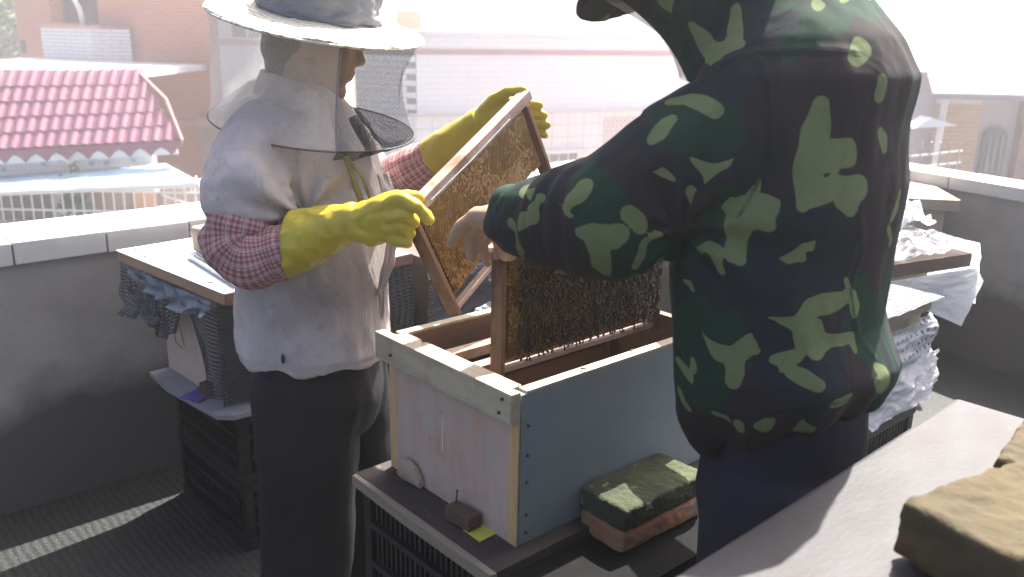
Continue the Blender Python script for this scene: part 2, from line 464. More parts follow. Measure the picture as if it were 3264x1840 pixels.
# --- red brick house
A, B = (-13.9, 25.4), (-7.2, 22.0)
h = bld('brick_house', V((-10.5, 24, -7)), 'weathered red brick house with dark window opening and white drainpipe')
slab(h, 'wall', A, B, -7, 4.2, 0.3, M['brick_wall'], 0, 3.37, 7.513)
slab(h, 'wall', A, B, -7, 1.40, 0.3, M['brick_wall'], 0, 0, 3.368)
slab(h, 'wall', A, B, 1.402, 4.2, 0.3, M['brick_wall'], 0, 0, 1.5)
slab(h, 'wall', A, B, 3.2, 4.2, 0.3, M['brick_wall'], 0, 1.502, 3.368)
slab(h, 'inner_wall', A, B, 0.9, 4.2, 0.2, M['dark_room'], -1.3, -0.2, 5.0)
slab(h, 'side_wall', B, (-9.6, 29.0), -7, 4.2, 0.3, M['brick_wall'], 0.0, 0.31)
slab(h, 'side_wall', (-10.4, 32.2), A, -7, 4.2, 0.3, M['brick_wall'], 0.0)
slab(h, 'niche_shade_panel', A, B, 0.62, 0.98, 0.05, M['dark_room'], 0.012, 0.06, 0.28)  # flat dark slab, its colour stands in for the shade of a niche
slab(h, 'window_ledge', A, B, 1.40, 1.47, 0.5, M['brick_wall'], 0.06, 1.4, 3.45)
dA = (V(B) - V(A)).normalized(); nA = V((-dA.y, dA.x, 0)); A3 = V((A[0], A[1], 0)); dA3 = V((dA.x, dA.y, 0)); nA3 = V((nA.x, nA.y, 0))
pw = lambda s, off, z: A3 + dA3 * s - nA3 * off + V((0, 0, z)) - h.location
MB().tube([pw(2.55, .16, 3.0), pw(2.62, .16, 2.2), pw(2.72, .16, 2.04), pw(2.86, .16, 1.84), pw(2.90, .16, 1.7), pw(2.96, .16, 1.38)], 0.062, 10).build('drainpipe', M['paint_white'], h, True)
# white tiled balcony box on the brick house
slab(h, 'balcony_front', A, B, 0.42, 1.33, 0.12, M['white_tile'], 0.9, 2.25, 4.15)
dS = dA3 * 0.62 + nA3 * 0.785
pS = A3 + dA3 * 4.152 - nA3 * 0.9
slab(h, 'balcony_side', (pS.x, pS.y), (pS.x + dS.x * 0.9, pS.y + dS.y * 0.9), 0.42, 1.33, 0.1, M['white_tile'])
slab(h, 'balcony_floor', A, B, 0.2, 0.418, 0.9, M['brick_wall'], 0.88, 2.25, 4.15)
slab(h, 'balcony_cap', A, B, 1.332, 1.40, 0.95, M['pink_trim'], 0.98, 2.12, 4.5)
# tiled lean-to canopy at its corner
slab(h, 'lean_to_roof', A, B, -0.86, -0.76, 0.9, M['pink_trim'], 0.75, 6.45, 8.0)
slab(h, 'lean_to_wall', A, B, -7, -0.87, 0.2, M['dull_pink_wall'], 0.35, 6.95, 7.9)

# --- white tiled building
A, B = (-7.19, 21.98), (-2.12, 19.0)
h = bld('tiled_building', V((-1, 22, -7)), 'white tiled corner building with thin pink band below its roof edge')
slab(h, 'wall', A, B, -0.30, 4.0, 0.25, M['white_sheet'], -0.012, 0, 2.2)
slab(h, 'wall', A, B, -0.30, 1.35, 0.25, M['joint'], -0.012, 2.2, 5.88)
slab(h, 'pink_band', A, B, 1.03, 1.17, 0.1, M['pink_trim'], 0.02, 0.0, 5.88)
win = slab(h, 'window', A, B, 1.22, 1.85, 0.05, M['glass'], 0.01, 0.45, 1.55)
for k in range(3): reparent(slab(h, 'window_frame', A, B, 1.22, 1.85, 0.05, M['paint_white'], 0.03, 0.45 + k * 0.53, 0.50 + k * 0.53), win)
tile_me = MB(); tile_me.box((0, 0, 0), (0.462, 0.03, 0.113), bev=0.004); tile_me = tile_me.mesh('tile'); tile_me.materials.append(M['tile'])
dB = (V(B) - V(A)).normalized(); nB = V((-dB.y, dB.x)); rzB = math.atan2(dB.y, dB.x)
for r_ in range(10):
    for c_ in range(13):
        s = 0.24 + c_ * 0.47 + (0.235 if r_ % 2 else 0)
        if s > 5.75: continue
        p = V((A[0], A[1])) + dB * s + nB * 0.004
        link('tile', tile_me, None, h, (p.x - h.location.x, p.y - h.location.y, -0.235 + 0.124 * r_ - h.location.z), (0, 0, rzB))
slab(h, 'stained_plinth', A, B, -7, -0.302, 0.4, M['tile_big'], 0.12, 0, 6.0)
A2, B2 = (-2.12, 19.0), (8.0, 24.16)
slab(h, 'wall', A2, B2, -0.24, 1.35, 0.25, M['tile_pale'], 0, 0.02)
slab(h, 'pink_band', A2, B2, 0.98, 1.09, 0.1, M['pink_trim'], 0.03, 0.0)
slab(h, 'roof_edge', A2, B2, 1.352, 1.46, 2.5, M['white_sheet'], 0.05, -0.05)
slab(h, 'lower_wall', A2, B2, -7, -0.242, 0.4, M['tile_big'], 0.14, -0.1)
slab(h, 'ledge', A2, B2, -0.30, -0.244, 0.2, M['coping'], 0.2, -0.15)
# diamond lattice ornament on the lower wall
t = NT('diamond_lattice_tile')
s_ = t.n('SeparateXYZ', {0: t.n('TexCoord').outputs['Object']})
a_ = t.math('ADD', s_.outputs[0], s_.outputs[2]); b_ = t.math('SUBTRACT', s_.outputs[0], s_.outputs[2])
fa = t.math('ABSOLUTE', t.math('SUBTRACT', t.math('FRACT', t.math('MULTIPLY', a_, 4.2)), 0.5))
fb = t.math('ABSOLUTE', t.math('SUBTRACT', t.math('FRACT', t.math('MULTIPLY', b_, 4.2)), 0.5))
ln = t.math('MAXIMUM', t.math('GREATER_THAN', fa, 0.455), t.math('GREATER_THAN', fb, 0.455))
dm = t.math('MAXIMUM', fa, fb)
dot = t.math('MULTIPLY', t.math('LESS_THAN', dm, 0.16), t.math('GREATER_THAN', dm, 0.07))
M['lattice'] = t.out(t.pbsdf(t.mix(t.math('MAXIMUM', ln, dot), (0.66, 0.62, 0.58), (0.30, 0.20, 0.17)), 0.5))
slab(h, 'lattice_panel', A2, B2, -1.35, -0.42, 0.03, M['lattice'], 0.155, 4.65, 6.6)
win = slab(h, 'low_window', A2, B2, -1.44, -1.2, 0.05, M['glass'], 0.16, 2.9, 3.95)
for k in range(5): reparent(slab(h, 'window_bar', A2, B2, -1.44, -1.2, 0.03, M['paint_white'], 0.18, 2.9 + k * 0.26, 2.93 + k * 0.26), win)
slab(h, 'window_hood', A2, B2, -1.19, -1.12, 0.3, M['white_sheet'], 0.4, 2.7, 4.2)
c = MB(); c.box((-2.86 + 1, 2, 8.32), (0.62, 0.6, 1.2), rz=0.2); c.build('chimney', M['brick_wall'], h)
slab(h, 'roof', (-6.9, 24.4), (-2.3, 19.5), 1.2, 1.34, 4.0, M['white_sheet'])

# --- mauve roofed porch on the neighbour's terrace
h = bld('porch', V((-8.5, 16.5, -7)), 'porch with mauve ribbed tile-look roof, zigzag valance and blue awning')
E0, E1 = V((-11.2, 15.72, -0.86)), V((-5.97, 15.84, -0.505))    # eave line
T0, T1 = V((-11.2, 16.8, 0.53)), V((-7.05, 16.84, 0.615))       # top line
rows, cols = 5, 25
def roof_tile_mesh():
    prof = [(-0.5, 0), (-0.30, 0.0), (-0.22, 0.55), (-0.12, 0.9), (0.0, 1.0), (0.12, 0.9), (0.22, 0.55), (0.30, 0.0), (0.5, 0)]
    vs, fs = [], []
    for j in (0, 1):
        for x, zz in prof: vs.append((x * 0.212, j * 1.0, zz * 0.042 + (0.03 if j == 0 else 0.0)))
    n = len(prof)
    for i in range(n - 1): fs.append((i, i + 1, n + i + 1, n + i))
    lo = len(vs)
    for x, zz in prof: vs.append((x * 0.212, 0.0, zz * 0.042 - 0.004))
    for i in range(n - 1): fs.append((lo + i, lo + i + 1, i + 1, i))
    me = bpy.data.meshes.new('roof_tile'); me.from_pydata(vs, [], fs); me.materials.append(M['roof_pink']); return me
rt_me = roof_tile_mesh()
upv = (T0 - E0)
for r_ in range(rows):
    v0 = r_ / rows
    rowL = E0 + (T0 - E0) * v0
    rowR = E1 + (T1 - E1) * (v0)
    d = (rowR - rowL); L = d.length; dn = d.normalized()
    up = (T0 - E0) / rows
    nrm = dn.cross(up.normalized()).normalized()
    if nrm.z < 0: nrm = -nrm
    k = 0
    while True:
        x = 0.1 + k * 0.212
        if x > L - 0.06: break
        p = rowL + dn * x
        o = link('roof_tile', rt_me, None, h)
        upl = up * 1.04
        o.matrix_local = Matrix.Translation(-h.location) @ Matrix(((dn.x, upl.x, nrm.x, p.x), (dn.y, upl.y, nrm.y, p.y), (dn.z, upl.z, nrm.z, p.z), (0, 0, 0, 1)))
        k += 1
hl = h.location
b = MB(); b.poly([E0 - hl + V((0, .02, -.03)), E1 - hl + V((0, .02, -.03)), T1 - hl + V((0, .02, -.03)), T0 - hl + V((0, .02, -.03))], (0, 0.05, -0.05)); b.build('roof_deck', M['valance'], h)
# hip edge and white flat roof behind
MB().tube([E1 - hl, (E1 + T1) / 2 - hl + V((0.12, 0, 0.12)), T1 - hl], 0.035, 6).build('hip_edge', M['pink_trim'], h)
b = MB(); b.poly([V((-13, 16.9, 0.60)) - hl, V((-7.0, 16.9, 0.64)) - hl, V((-7.6, 22.3, 0.55)) - hl, V((-13, 24.3, 0.55)) - hl], (0, 0, -0.12)); b.build('flat_roof', M['white_sheet'], h)
# zigzag valance board under the eave
n = 14
dE = (E1 - E0); zz = []
for i in range(n * 4 + 1):
    f = i / (n * 4); ph = (i % 4) / 4
    drop = 0.10 + 0.15 * (1 - abs(math.cos(math.pi * ph)) ** 1.2)
    zz.append(E0 + dE * f + V((0, -0.03, -drop)) - hl)
top = [E0 + dE * (i / (n * 4)) + V((0, -0.03, -0.01)) - hl for i in range(n * 4, -1, -1)]
b = MB(); b.poly([E0 + V((0, .0, -0.27)) - hl, E1 + V((-0.1, .0, -0.25)) - hl, E1 + V((-0.1, .0, -0.03)) - hl, E0 + V((0, .0, -0.03)) - hl], (0, 0.04, 0)); b.build('fascia', M['white_sheet'], h)
vb = MB()
for i in range(n * 4):
    a0, a1 = zz[i], zz[i + 1]
    vb.poly([a0, a1, top[len(top) - 2 - i], top[len(top) - 1 - i]], (0, -0.02, 0))
vb.build('valance', M['valance'], h)
# tile band with odd blue tiles
slab(h, 'tile_band', (-11.2, 16.0), (-6.62, 16.05), -1.5, -0.78, 0.2, M['tile_small'])
bt = MB(); bt.box((0, 0, 0), (0.075, 0.02, 0.075)); bt = bt.mesh('blue_tile'); bt.materials.append(M['blue_tile'])
for px, pz in ((-9.35, -1.12), (-8.88, -1.22), (-8.3, -0.92), (-7.72, -0.98), (-7.45, -0.97), (-7.2, -1.2), (-6.95, -0.9), (-6.82, -1.04), (-7.98, -1.22), (-8.6, -1.0), (-6.72, -1.13)):
    link('blue_tile', bt, None, h, V((px, 15.99, pz)) - hl)
# sloping awning sheet
me = grid_mesh('awning', lambda u, v_: V((-11.2 + u * (5.85 - v_ * 1.0 if u > 0.5 else 5.85 - v_ * 1.0 * u * 2), 14.85 + v_ * 1.12, -1.47 + u * 0.36 + v_ * (0.05 + 0.10 * u) + 0.014 * math.sin(u * 40) * (1 - v_))) - hl, 40, 6, thick=0.03)
link('awning', me, M['awning_blue'], h)
b = MB(); b.tube([V((-11.2, 14.85, -1.50)) - hl, V((-5.35, 14.85, -1.13)) - hl], 0.045, 6); b.build('awning_edge', M['white_sheet'], h)
slab(h, 'back_wall', (-11.2, 16.6), (-5.6, 16.6), -7, -1.35, 0.2, M['dull_pink_wall'])
slab(h, 'orange_door', (-11.2, 16.5), (-5.6, 16.5), -3, -1.4, 0.05, M['orange_panel'], 0.0, 3.95, 4.4)
slab(h, 'pier', (-11.2, 15.9), (-5.6, 15.9), -7, -1.45, 0.2, M['paint_white'], 0.0, 2.75, 3.05)
slab(h, 'terrace_floor', (-11.2, 14.7), (-5.2, 14.7), -2.4, -2.2, 3.0, M['white_sheet'])
# grille railing in front of the porch
rl = empty('grille_railing', V((-7.2, 15.0, -2.2)), 0, 'white painted bar railing in front of the porch', 'railing')
bar = MB(); bar.cap((0, 0, 0), (0, 0, 1.0), 0.013, n=6); bar = bar.mesh('bar'); bar.materials.append(M['paint_white'])
for i in range(34):
    x = -4.0 + i * 0.178
    if x > 1.87: break
    o = link('bar', bar, None, rl, (x, 0, 0.0)); o.scale = (1, 1, 0.98 if x > -0.6 else 0.92)
for zz_ in (0.12, 0.55, 0.9):
    b = MB(); b.box((-1.06, 0.0, zz_), (5.9, 0.03, 0.03)); b.build('rail', M['paint_white'], rl)
b = MB(); b.tube([(1.1, 0.03, 0.85), (2.0, 0.03, 0.55)], 0.016, 6); b.build('brace', M['paint_white'], rl)
for k in range(3):
    pts = [(1.55 + k * 0.13, 0, 0.95)] + [(1.55 + k * 0.13 + 0.13 * math.sin(a_), 0, 0.95 + 0.1 * (1 - math.cos(a_)) - 0.0) for a_ in (0.4, 0.8, 1.2)] 
    b = MB(); b.tube([(1.5 + k * .13, 0, .9), (1.5 + k * .13, 0, 1.02), (1.54 + k * .13, 0.1, 1.1), (1.5 + k * .13, 0.3, 1.14)], 0.012, 6); b.build('curved_bar', M['paint_white'], rl)

# --- house on the right beyond the second parapet
h = bld('lavender_house', V((7.5, 14.5, -7)), 'lavender house with brick panel, arched window and grey mauve canopy')
slab(h, 'wall', (6.1, 14.3), (12, 14.3), -7, 1.0, 0.3, M['lavender'])
slab(h, 'brick_panel', (6.68, 14.0), (7.28, 14.0), -7, 0.52, 0.28, M['brick_tan'])
slab(h, 'lintel', (6.68, 14.0), (7.28, 14.0), 0.522, 0.72, 0.28, M['coping'])
slab(h, 'pinkish_wall', (8.02, 14.1), (11, 14.1), -7, 0.75, 0.2, M['dull_pink_wall'])  # wall in its own dull pink
b = MB(); b.poly([V((6.42, 14.35, 1.2)) - h.location, V((11, 14.35, 1.25)) - h.location, V((11, 13.4, 0.72)) - h.location, V((6.2, 13.4, 0.72)) - h.location], (0, 0, -0.05)); b.build('canopy', M['mauve_grey'], h)
b = MB(); b.poly([V((6.2, 13.38, 0.715)) - h.location, V((11, 13.38, 0.715)) - h.location, V((11, 13.38, 0.60)) - h.location, V((6.2, 13.38, 0.64)) - h.location], (0, 0.03, 0)); b.build('canopy_fringe', M['mauve_grey'], h)
arch = [V((7.5, 14.27, -7))] + [V((7.7 + 0.19 * math.cos(a_), 14.27, -0.02 + 0.19 * math.sin(a_))) for a_ in [math.pi - i * math.pi / 10 for i in range(11)]] + [V((7.89, 14.27, -7))]
b = MB(); b.poly([p - h.location for p in arch], (0, -0.04, 0)); aw = b.build('arched_window', M['glass'], h)
for k in range(3):
    b = MB(); b.box((7.6 + k * 0.1 - 7.5, 14.2 - 14.5, 6.3), (0.014, 0.014, 1.5)); reparent(b.build('window_bar', M['steel'], h), aw)
MB().tube([V((6.55, 13.7, 0.7)) - h.location, V((6.5, 13.7, -2.5)) - h.location], 0.05, 8).build('drainpipe', M['paint_white'], h)
b = MB(); b.poly([V((6.0, 13.4, 0.20)) - h.location, V((6.6, 13.3, 0.26)) - h.location, V((6.25, 13.4, 0.36)) - h.location], (0, 0.4, 0)); b.build('lamp_bracket', M['paint_white'], h)
slab(h, 'far_wall', (3.2, 15.5), (6.4, 14.9), -7, 0.3, 0.2, M['brick_wall'])
slab(h, 'far_roof', (3.0, 15.2), (6.4, 14.6), 0.3, 1.0, 0.3, M['white_sheet'])
gt = empty('balcony_railing', V((5.6, 12.0, -1.6)), 0, 'thin steel balcony railing beside the lavender house', 'railing')
for k in range(7):
    b = MB(); b.cap((-0.35 + k * 0.13, 0, 0), (-0.35 + k * 0.13, 0, 1.75), 0.011, n=6); b.build('bar', M['steel'], gt)
for zz_ in (1.2, 1.36, 1.52):
    b = MB(); b.tube([(-0.5, 0, zz_), (0.5, 0.05, zz_ + 0.12)], 0.014, 6); b.build('rail', M['paint_white'], gt)

# --- greenery
leaf = simple('leaf_green', (0.10, 0.17, 0.045), (0.055, 0.10, 0.025), 0.6, 1.2, bump=0, **{'Transmission Weight': 0.0})
def crown_mesh(name, c, rad, n, size, seed):
    rs = random.Random(seed); vs, fs = [], []
    cl = [(V((rs.gauss(0, .45), rs.gauss(0, .45), rs.gauss(0, .45))), rs.uniform(.22, .45)) for _ in range(26)]
    for _ in range(n):
        cc, cr = rs.choice(cl)
        d = V((rs.gauss(0, 1), rs.gauss(0, 1), rs.gauss(0, 1))).normalized() * cr * rs.random() ** 0.4
        p = cc + d
        p = V((p.x * rad[0], p.y * rad[1], p.z * rad[2])) + V(c)
        a = V((rs.gauss(0, 1), rs.gauss(0, 1), rs.gauss(0, .6))).normalized(); b_ = a.cross(V((rs.gauss(0, 1), rs.gauss(0, 1), rs.gauss(0, 1)))).normalized()
        s = size * rs.uniform(.6, 1.3); i = len(vs)
        vs += [p - a * s, p + b_ * s * .45, p + a * s, p - b_ * s * .45]; fs.append((i, i + 1, i + 2, i + 3))
    me = bpy.data.meshes.new(name); me.from_pydata([tuple(v) for v in vs], [], fs); return me
def tree(base, hgt, rad, n, size, seed, label, name='leafy_tree', cat='tree'):
    r_ = empty(name, base, 0, label, cat)
    b = MB(); b.path([(0, 0, 0), (0.05 * hgt, 0, hgt * .35), (0.02 * hgt, 0.03, hgt * .7), (0, 0, hgt * .95)], [hgt * .03, hgt * .024, hgt * .015, hgt * .006], 8)
    for k in range(5):
        a = k * 1.3; z0 = hgt * (.42 + .08 * k)
        b.cap((0.03 * hgt, 0, z0), (math.cos(a) * rad[0] * .6, math.sin(a) * rad[1] * .6, z0 + hgt * .18), hgt * .011, hgt * .004, 6)
    b.build('trunk', M['bark'], r_)
    link('crown', crown_mesh('crown', (0, 0, hgt * .72), rad, n, size, seed), leaf, r_)
tree(V((-18.2, 30.5, -7)), 10.5, (2.6, 2.4, 4.2), 6500, 0.17, 3, 'leafy green tree standing beside the red brick house')
tree(V((-8.05, 15.75, -2.2)), 0.9, (0.35, 0.2, 0.45), 320, 0.07, 4, 'small bright green shrub behind the porch railing', 'shrub', 'shrub')

# ================================================================== HIVES ON THE TERRACE
def crate(name, loc, rz, sz, label, group, tiers=1):
    """black plastic crate: rims, posts, ledges and thin upright slats"""
    lx, ly, hh = sz
    r_ = empty(name, loc, rz, label, 'crate', group)
    for zc, th in ((hh - 0.014, 0.028), (0.016, 0.03)):
        b = MB()
        for yy in (0.009, ly - 0.009): b.box((lx / 2, yy, zc), (lx, 0.018, th), bev=0.003)
        for xx in (0.009, lx - 0.009): b.box((xx, ly / 2, zc), (0.0175, ly - 0.030, th), bev=0.003)
        b.build('rim', M['crate'], r_)
    post = MB(); post.box((0, 0, hh / 2), (0.026, 0.026, hh - 0.062)); post = post.mesh('post'); post.materials.append(M['crate'])
    for xx in (0.016, lx - 0.016):
        for yy in (0.016, ly - 0.016): link('post', post, None, r_, (xx, yy, 0))
    for fr in (0.36, 0.68):
        zc = hh * fr
        b = MB()
        for yy in (0.008, ly - 0.008): b.box((lx / 2, yy, zc), (lx - 0.06, 0.02, 0.014))
        for xx in (0.008, lx - 0.008): b.box((xx, ly / 2, zc), (0.02, ly - 0.06, 0.014))
        b.build('ledge', M['crate'], r_)
    sl = MB(); sl.box((0, 0, hh / 2), (0.007, 0.007, hh - 0.06)); sl = sl.mesh('slat'); sl.materials.append(M['crate'])
    for side in range(4):
        L = ly if side < 2 else lx
        n = int((L - 0.07) / 0.017)
        for i in range(n):
            q = 0.045 + i * (L - 0.09) / max(1, n - 1)
            p = ((0.012, q, 0), (lx - 0.012, q, 0), (q, 0.012, 0), (q, ly - 0.012, 0))[side]
            link('slat', sl, None, r_, p)
    b = MB(); b.box((lx / 2, ly / 2, 0.006), (lx - 0.04, ly - 0.04, 0.008)); b.build('floor_grid', M['crate'], r_)
    return r_

# ---- main hive: pink front (-x), grey-blue side (-y)
HC = S(0.928, 1.021)
hive = empty('bee_hive', HC + V((0, 0, 0.612)), SROT, 'open wooden beehive with worn pink front and grey-blue side', 'beehive')
HL, HW, HT = 0.56, 0.397, 0.300
bx = lambda n, c, s, m, par=hive, bev=0.0: MB().box(c, s, bev=bev).build(n, m, par)
fpn = bx('front_panel', (0.008, HW / 2, 0.124), (0.016, HW - 0.044, 0.248), M['pink_ply'])
sbd = bx('side_board', (0.003 + HL / 2, 0.011, 0.146), (HL - 0.006, 0.022, 0.292), M['blue_board'])
bx('side_board', (0.003 + HL / 2, HW - 0.011, 0.146), (HL - 0.006, 0.022, 0.292), M['inner_wood'])
bx('side_board_top', (0.02 + HL / 2 - 0.012, 0.011, 0.2945), (HL - 0.02, 0.022, 0.005), M['rim_wood'])
bx('side_board_top', (0.02 + HL / 2 - 0.012, HW - 0.011, 0.2945), (HL - 0.02, 0.022, 0.005), M['rim_wood'])
bx('corner_strip', (0.0012, 0.0115, 0.121), (0.0036, 0.023, 0.242), M['pine'])
bx('corner_strip', (0.0012, HW - 0.0115, 0.121), (0.0036, 0.023, 0.242), M['pine'])
bx('back_panel', (HL - 0.012, HW / 2, 0.148), (0.02, HW - 0.046, 0.296), M['inner_wood'])
bx('inner_front', (0.0225, HW / 2, 0.13), (0.012, HW - 0.046, 0.26), M['inner_wood'])
bx('inner_lining', (HL / 2, 0.0245, 0.14), (HL - 0.07, 0.004, 0.27), M['inner_wood'])
rbt = bx('rim_batten', (-0.009, 0.2075, 0.2715), (0.022, 0.419, 0.057), M['rim_wood'], bev=0.002)
bx('rim_lip', (0.014, HW / 2, 0.280), (0.022, HW - 0.046, 0.038), M['rim_wood'])
bx('hive_floor', (HL / 2, HW / 2, 0.006), (HL - 0.08, HW - 0.05, 0.012), M['dark_wood'])
nail = MB(); nail.cap((0, -0.0015, 0), (0, 0.004, 0), 0.0032, n=8); nail = nail.mesh('nail'); nail.materials.append(M['dark_metal'])
for zz_ in (0.232, 0.175, 0.122, 0.058, 0.022): link('nail', nail, None, sbd, (0.022, 0.0, zz_))
for yy, zz_ in ((0.02, 0.286), (0.028, 0.258), (0.36, 0.265)):
    o = link('nail', nail, None, rbt, (-0.0205, yy, zz_)); o.rotation_euler = (0, 0, -math.pi / 2)
# chalk scratch and a worn lower edge with gaps
b = MB(); b.tube([(-0.001, 0.212, 0.175), (-0.001, 0.216, 0.14), (-0.001, 0.215, 0.105)], 0.0011, 5); b.build('scratch', M['paint_white'], fpn)

# bottom board under it
bb = empty('bottom_board', HC + V((0, 0, 0.588)), SROT, 'dark wooden bottom board jutting out in front of the main hive', 'board')
b = MB(); b.poly([(-0.074, -0.035, 0), (0.60, -0.03, 0), (0.60, 0.43, 0), (-0.072, 0.42, 0)], (0, 0, 0.0225)); b.build('board', M['slate_board'], bb)
b = MB(); b.poly([(-0.088, -0.033, -0.002), (-0.0745, -0.036, -0.002), (-0.0725, 0.10, -0.002), (-0.0725, 0.419, -0.002), (-0.083, 0.417, -0.002), (-0.089, 0.2, -0.002)], (0, 0, 0.0235)); b.build('front_edge', M['board_edge'], bb)
# things on that board
o = blob('wood_offcut', MB().loft([((0, -0.036, 0.0), (0.010, 0, 0), (0, 0, 0.010)), ((0, -0.02, 0.012), (0.011, 0, 0), (0, 0, 0.022)), ((0, 0.0, 0.016), (0.011, 0, 0), (0, 0, 0.026)), ((0, 0.024, 0.014), (0.010, 0, 0), (0, 0, 0.024)), ((0, 0.032, 0.006), (0.010, 0, 0), (0, 0, 0.012))], 14), M['stone_beige'], None, 0.003, 2)
o.location = HC + SX * (-0.012) + SY * 0.312 + V((0, 0, 0.622)); o.rotation_euler = (0, 0, SROT + 0.1)
tag(o, 'half round wooden offcut propped against the pink hive front', 'offcut')
o = MB().poly([(0, 0, 0), (0.058, 0, 0), (0.055, 0.055, 0), (0.004, 0.05, 0)], (0, 0, 0.002)).build('paper_card', M['yellow_paper']); o.location = HC + SX * (-0.040) + SY * 0.053 + V((0, 0, 0.612)); o.rotation_euler = (0, 0, SROT + 0.05)
tag(o, 'small yellow green card lying in front of the hive entrance', 'card')
o = MB().box((0, 0, 0.014), (0.032, 0.068, 0.028), bev=0.002).build('entrance_block', M['dark_wood']); o.location = HC + SX * (-0.0245) + SY * 0.122 + V((0, 0, 0.6145)); o.rotation_euler = (0, 0, SROT + 0.06)
tag(o, 'dark wooden entrance block standing on the yellow card', 'block')
o = MB().path([(0, 0, 0), (0.002, 0, 0.026)], [0.002, 0.0015], 6).cap((0.002, 0, 0.026), (0.002, 0, 0.0265), 0.0024, n=8).build('bent_nail', M['rust']); o.location = HC + SX * (-0.022) + SY * 0.146 + V((0, 0, 0.643)); tag(o, 'rusty nail standing in the dark entrance block', 'nail')

CG = 'black plastic crates carrying the hives'
for k in range(2):
    crate('plastic_crate', HC + SX * -0.055 + SY * -0.19 + V((0, 0, 0.003 + k * 0.293)), SROT, (0.60, 0.62, 0.291), ('upper' if k else 'lower') + ' black plastic crate beneath the open pink and blue hive', CG)

M['shading'] = simple('shading_black', (0.010, 0.010, 0.010), (0.006, 0.006, 0.006), 0.85, 20, spec=0.1)
o = MB().box((0, 0, 0.0), (0.58, 0.17, 0.003)).build('shading_mat', M['shading']); o.location = HC + SX * 0.245 + SY * -0.118 + V((0, 0, 0.5882)); o.rotation_euler = (0, 0, SROT)  # black sheet added over the crate so no sun shows inside
tag(o, 'black rubber mat added to darken the crate under the two stacked bricks', 'mat')
# two bricks beside the blue side
def brick(name, loc, rz, sz, m, label, seed):
    b = MB(); b.box((0, 0, sz[2] / 2), sz, bev=0.006)
    rs = V((seed * 3.1, seed * 1.7, 0))
    o = blob(name, b, m, None, 0.004, 3, lambda c: 0.0028 * noise.noise(c * 28 + rs) + 0.0015 * noise.noise(c * 80 + rs))
    o.location = loc; o.rotation_euler = (0, 0, rz); return tag(o, label, 'brick')
pb = HC + SX * 0.265 + SY * (-0.066)
brick('brick', pb + V((0, 0, 0.5905)), SROT - 0.03, (0.225, 0.112, 0.045), M['red_brick'], 'red brick under the mossy brick beside the blue hive side', 2)
brick('brick', pb + SX * 0.004 + SY * 0.002 + V((0, 0, 0.6355)), SROT - 0.01, (0.232, 0.118, 0.047), M['moss_brick'], 'dark green mossy brick stacked on a red brick', 5)

# ---- frames
t = NT('honeycomb_wax')
v = t.coord()
n1 = t.noise(v, 13, 5, 0.65)
n2 = t.noise(v, 90, 3)
zc = t.n('SeparateXYZ', {0: v}).outputs[2]
k_ = t.math('ADD', n1, t.math('MULTIPLY', zc, 0.9))
col = t.ramp(k_, [(0.20, (0.36, 0.19, 0.065)), (0.36, (0.52, 0.32, 0.10)), (0.48, (0.66, 0.45, 0.15)), (0.62, (0.74, 0.56, 0.24))])
col = t.mix(t.ramp(n2, [(0.52, (0, 0, 0)), (0.64, (0.9, 0.9, 0.9))]), col, (0.80, 0.66, 0.38))  # pale specks paint the sparkle of the wax into its colour
p_ = t.pbsdf(col, 0.25, spec=0.6)
tr = t.n('BsdfTranslucent', {'Color': col}).outputs[0]
M['comb'] = t.out(t.n('MixShader', {0: 0.42, 1: p_, 2: tr}).outputs[0])

M['comb_well'] = simple('honey_well', (0.34, 0.17, 0.04), (0.19, 0.085, 0.022), 0.12, 16, bump=0, spec=0.7)
def comb_mesh(w, hgt, cell, seed, depth=0.009):
    """wax cells, each an open six sided well, on both faces of the midrib"""
    rs = random.Random(seed); vs, fs = [], []
    r_ = cell / math.sqrt(3); nx = int(w / cell); nz = int(hgt / (r_ * 1.5))
    for face in (-1, 1):
        for j in range(nz):
            for i in range(nx):
                x = (i + 0.5 + (0.5 if j % 2 else 0)) * cell; z = -(j + 0.6) * r_ * 1.5
                if x > w: continue
                edge = min(x, w - x, -z + 0.03, hgt + z)
                sag = noise.noise(V((x * 14, z * 14, seed))) * 0.0035 + noise.noise(V((x * 60, z * 60, seed + 5))) * 0.0012
                if hgt + z < 0.010 + 0.06 * (x / w) ** 1.2 + 0.014 * noise.noise(V((x * 16, 0, seed))) and seed == 1: continue
                top = depth + sag - (0.006 if edge < 0.01 else 0)
                fill = noise.noise(V((x * 11 + 3, z * 13, seed + 9)))
                bot = top - 0.0006 if fill > 0.12 + 0.9 * rs.random() - 0.35 else top - 0.0075
                b0 = len(vs)
                for rr, yy in ((r_ * 1.0, top - 0.0012), (r_ * 0.97, top), (r_ * 0.80, top), (r_ * 0.74, bot)):
                    for q in range(6):
                        a = math.pi / 3 * q + math.pi / 6
                        vs.append((x + rr * math.cos(a), face * yy, z + rr * math.sin(a)))
                for lv in range(3):
                    for q in range(6):
                        f_ = (b0 + lv * 6 + q, b0 + lv * 6 + (q + 1) % 6, b0 + lv * 6 + 6 + (q + 1) % 6, b0 + lv * 6 + 6 + q)
                        fs.append(f_ if face < 0 else f_[::-1])
                f_ = tuple(b0 + 18 + q for q in range(6)); fs.append(f_ if face < 0 else f_[::-1])
    me = bpy.data.meshes.new('comb'); me.from_pydata(vs, [], fs)
    me.materials.append(M['comb']); me.materials.append(M['comb_well'])
    me.polygons.foreach_set('material_index', [0 if k % 19 < 12 else 1 for k in range(len(fs))]); return me

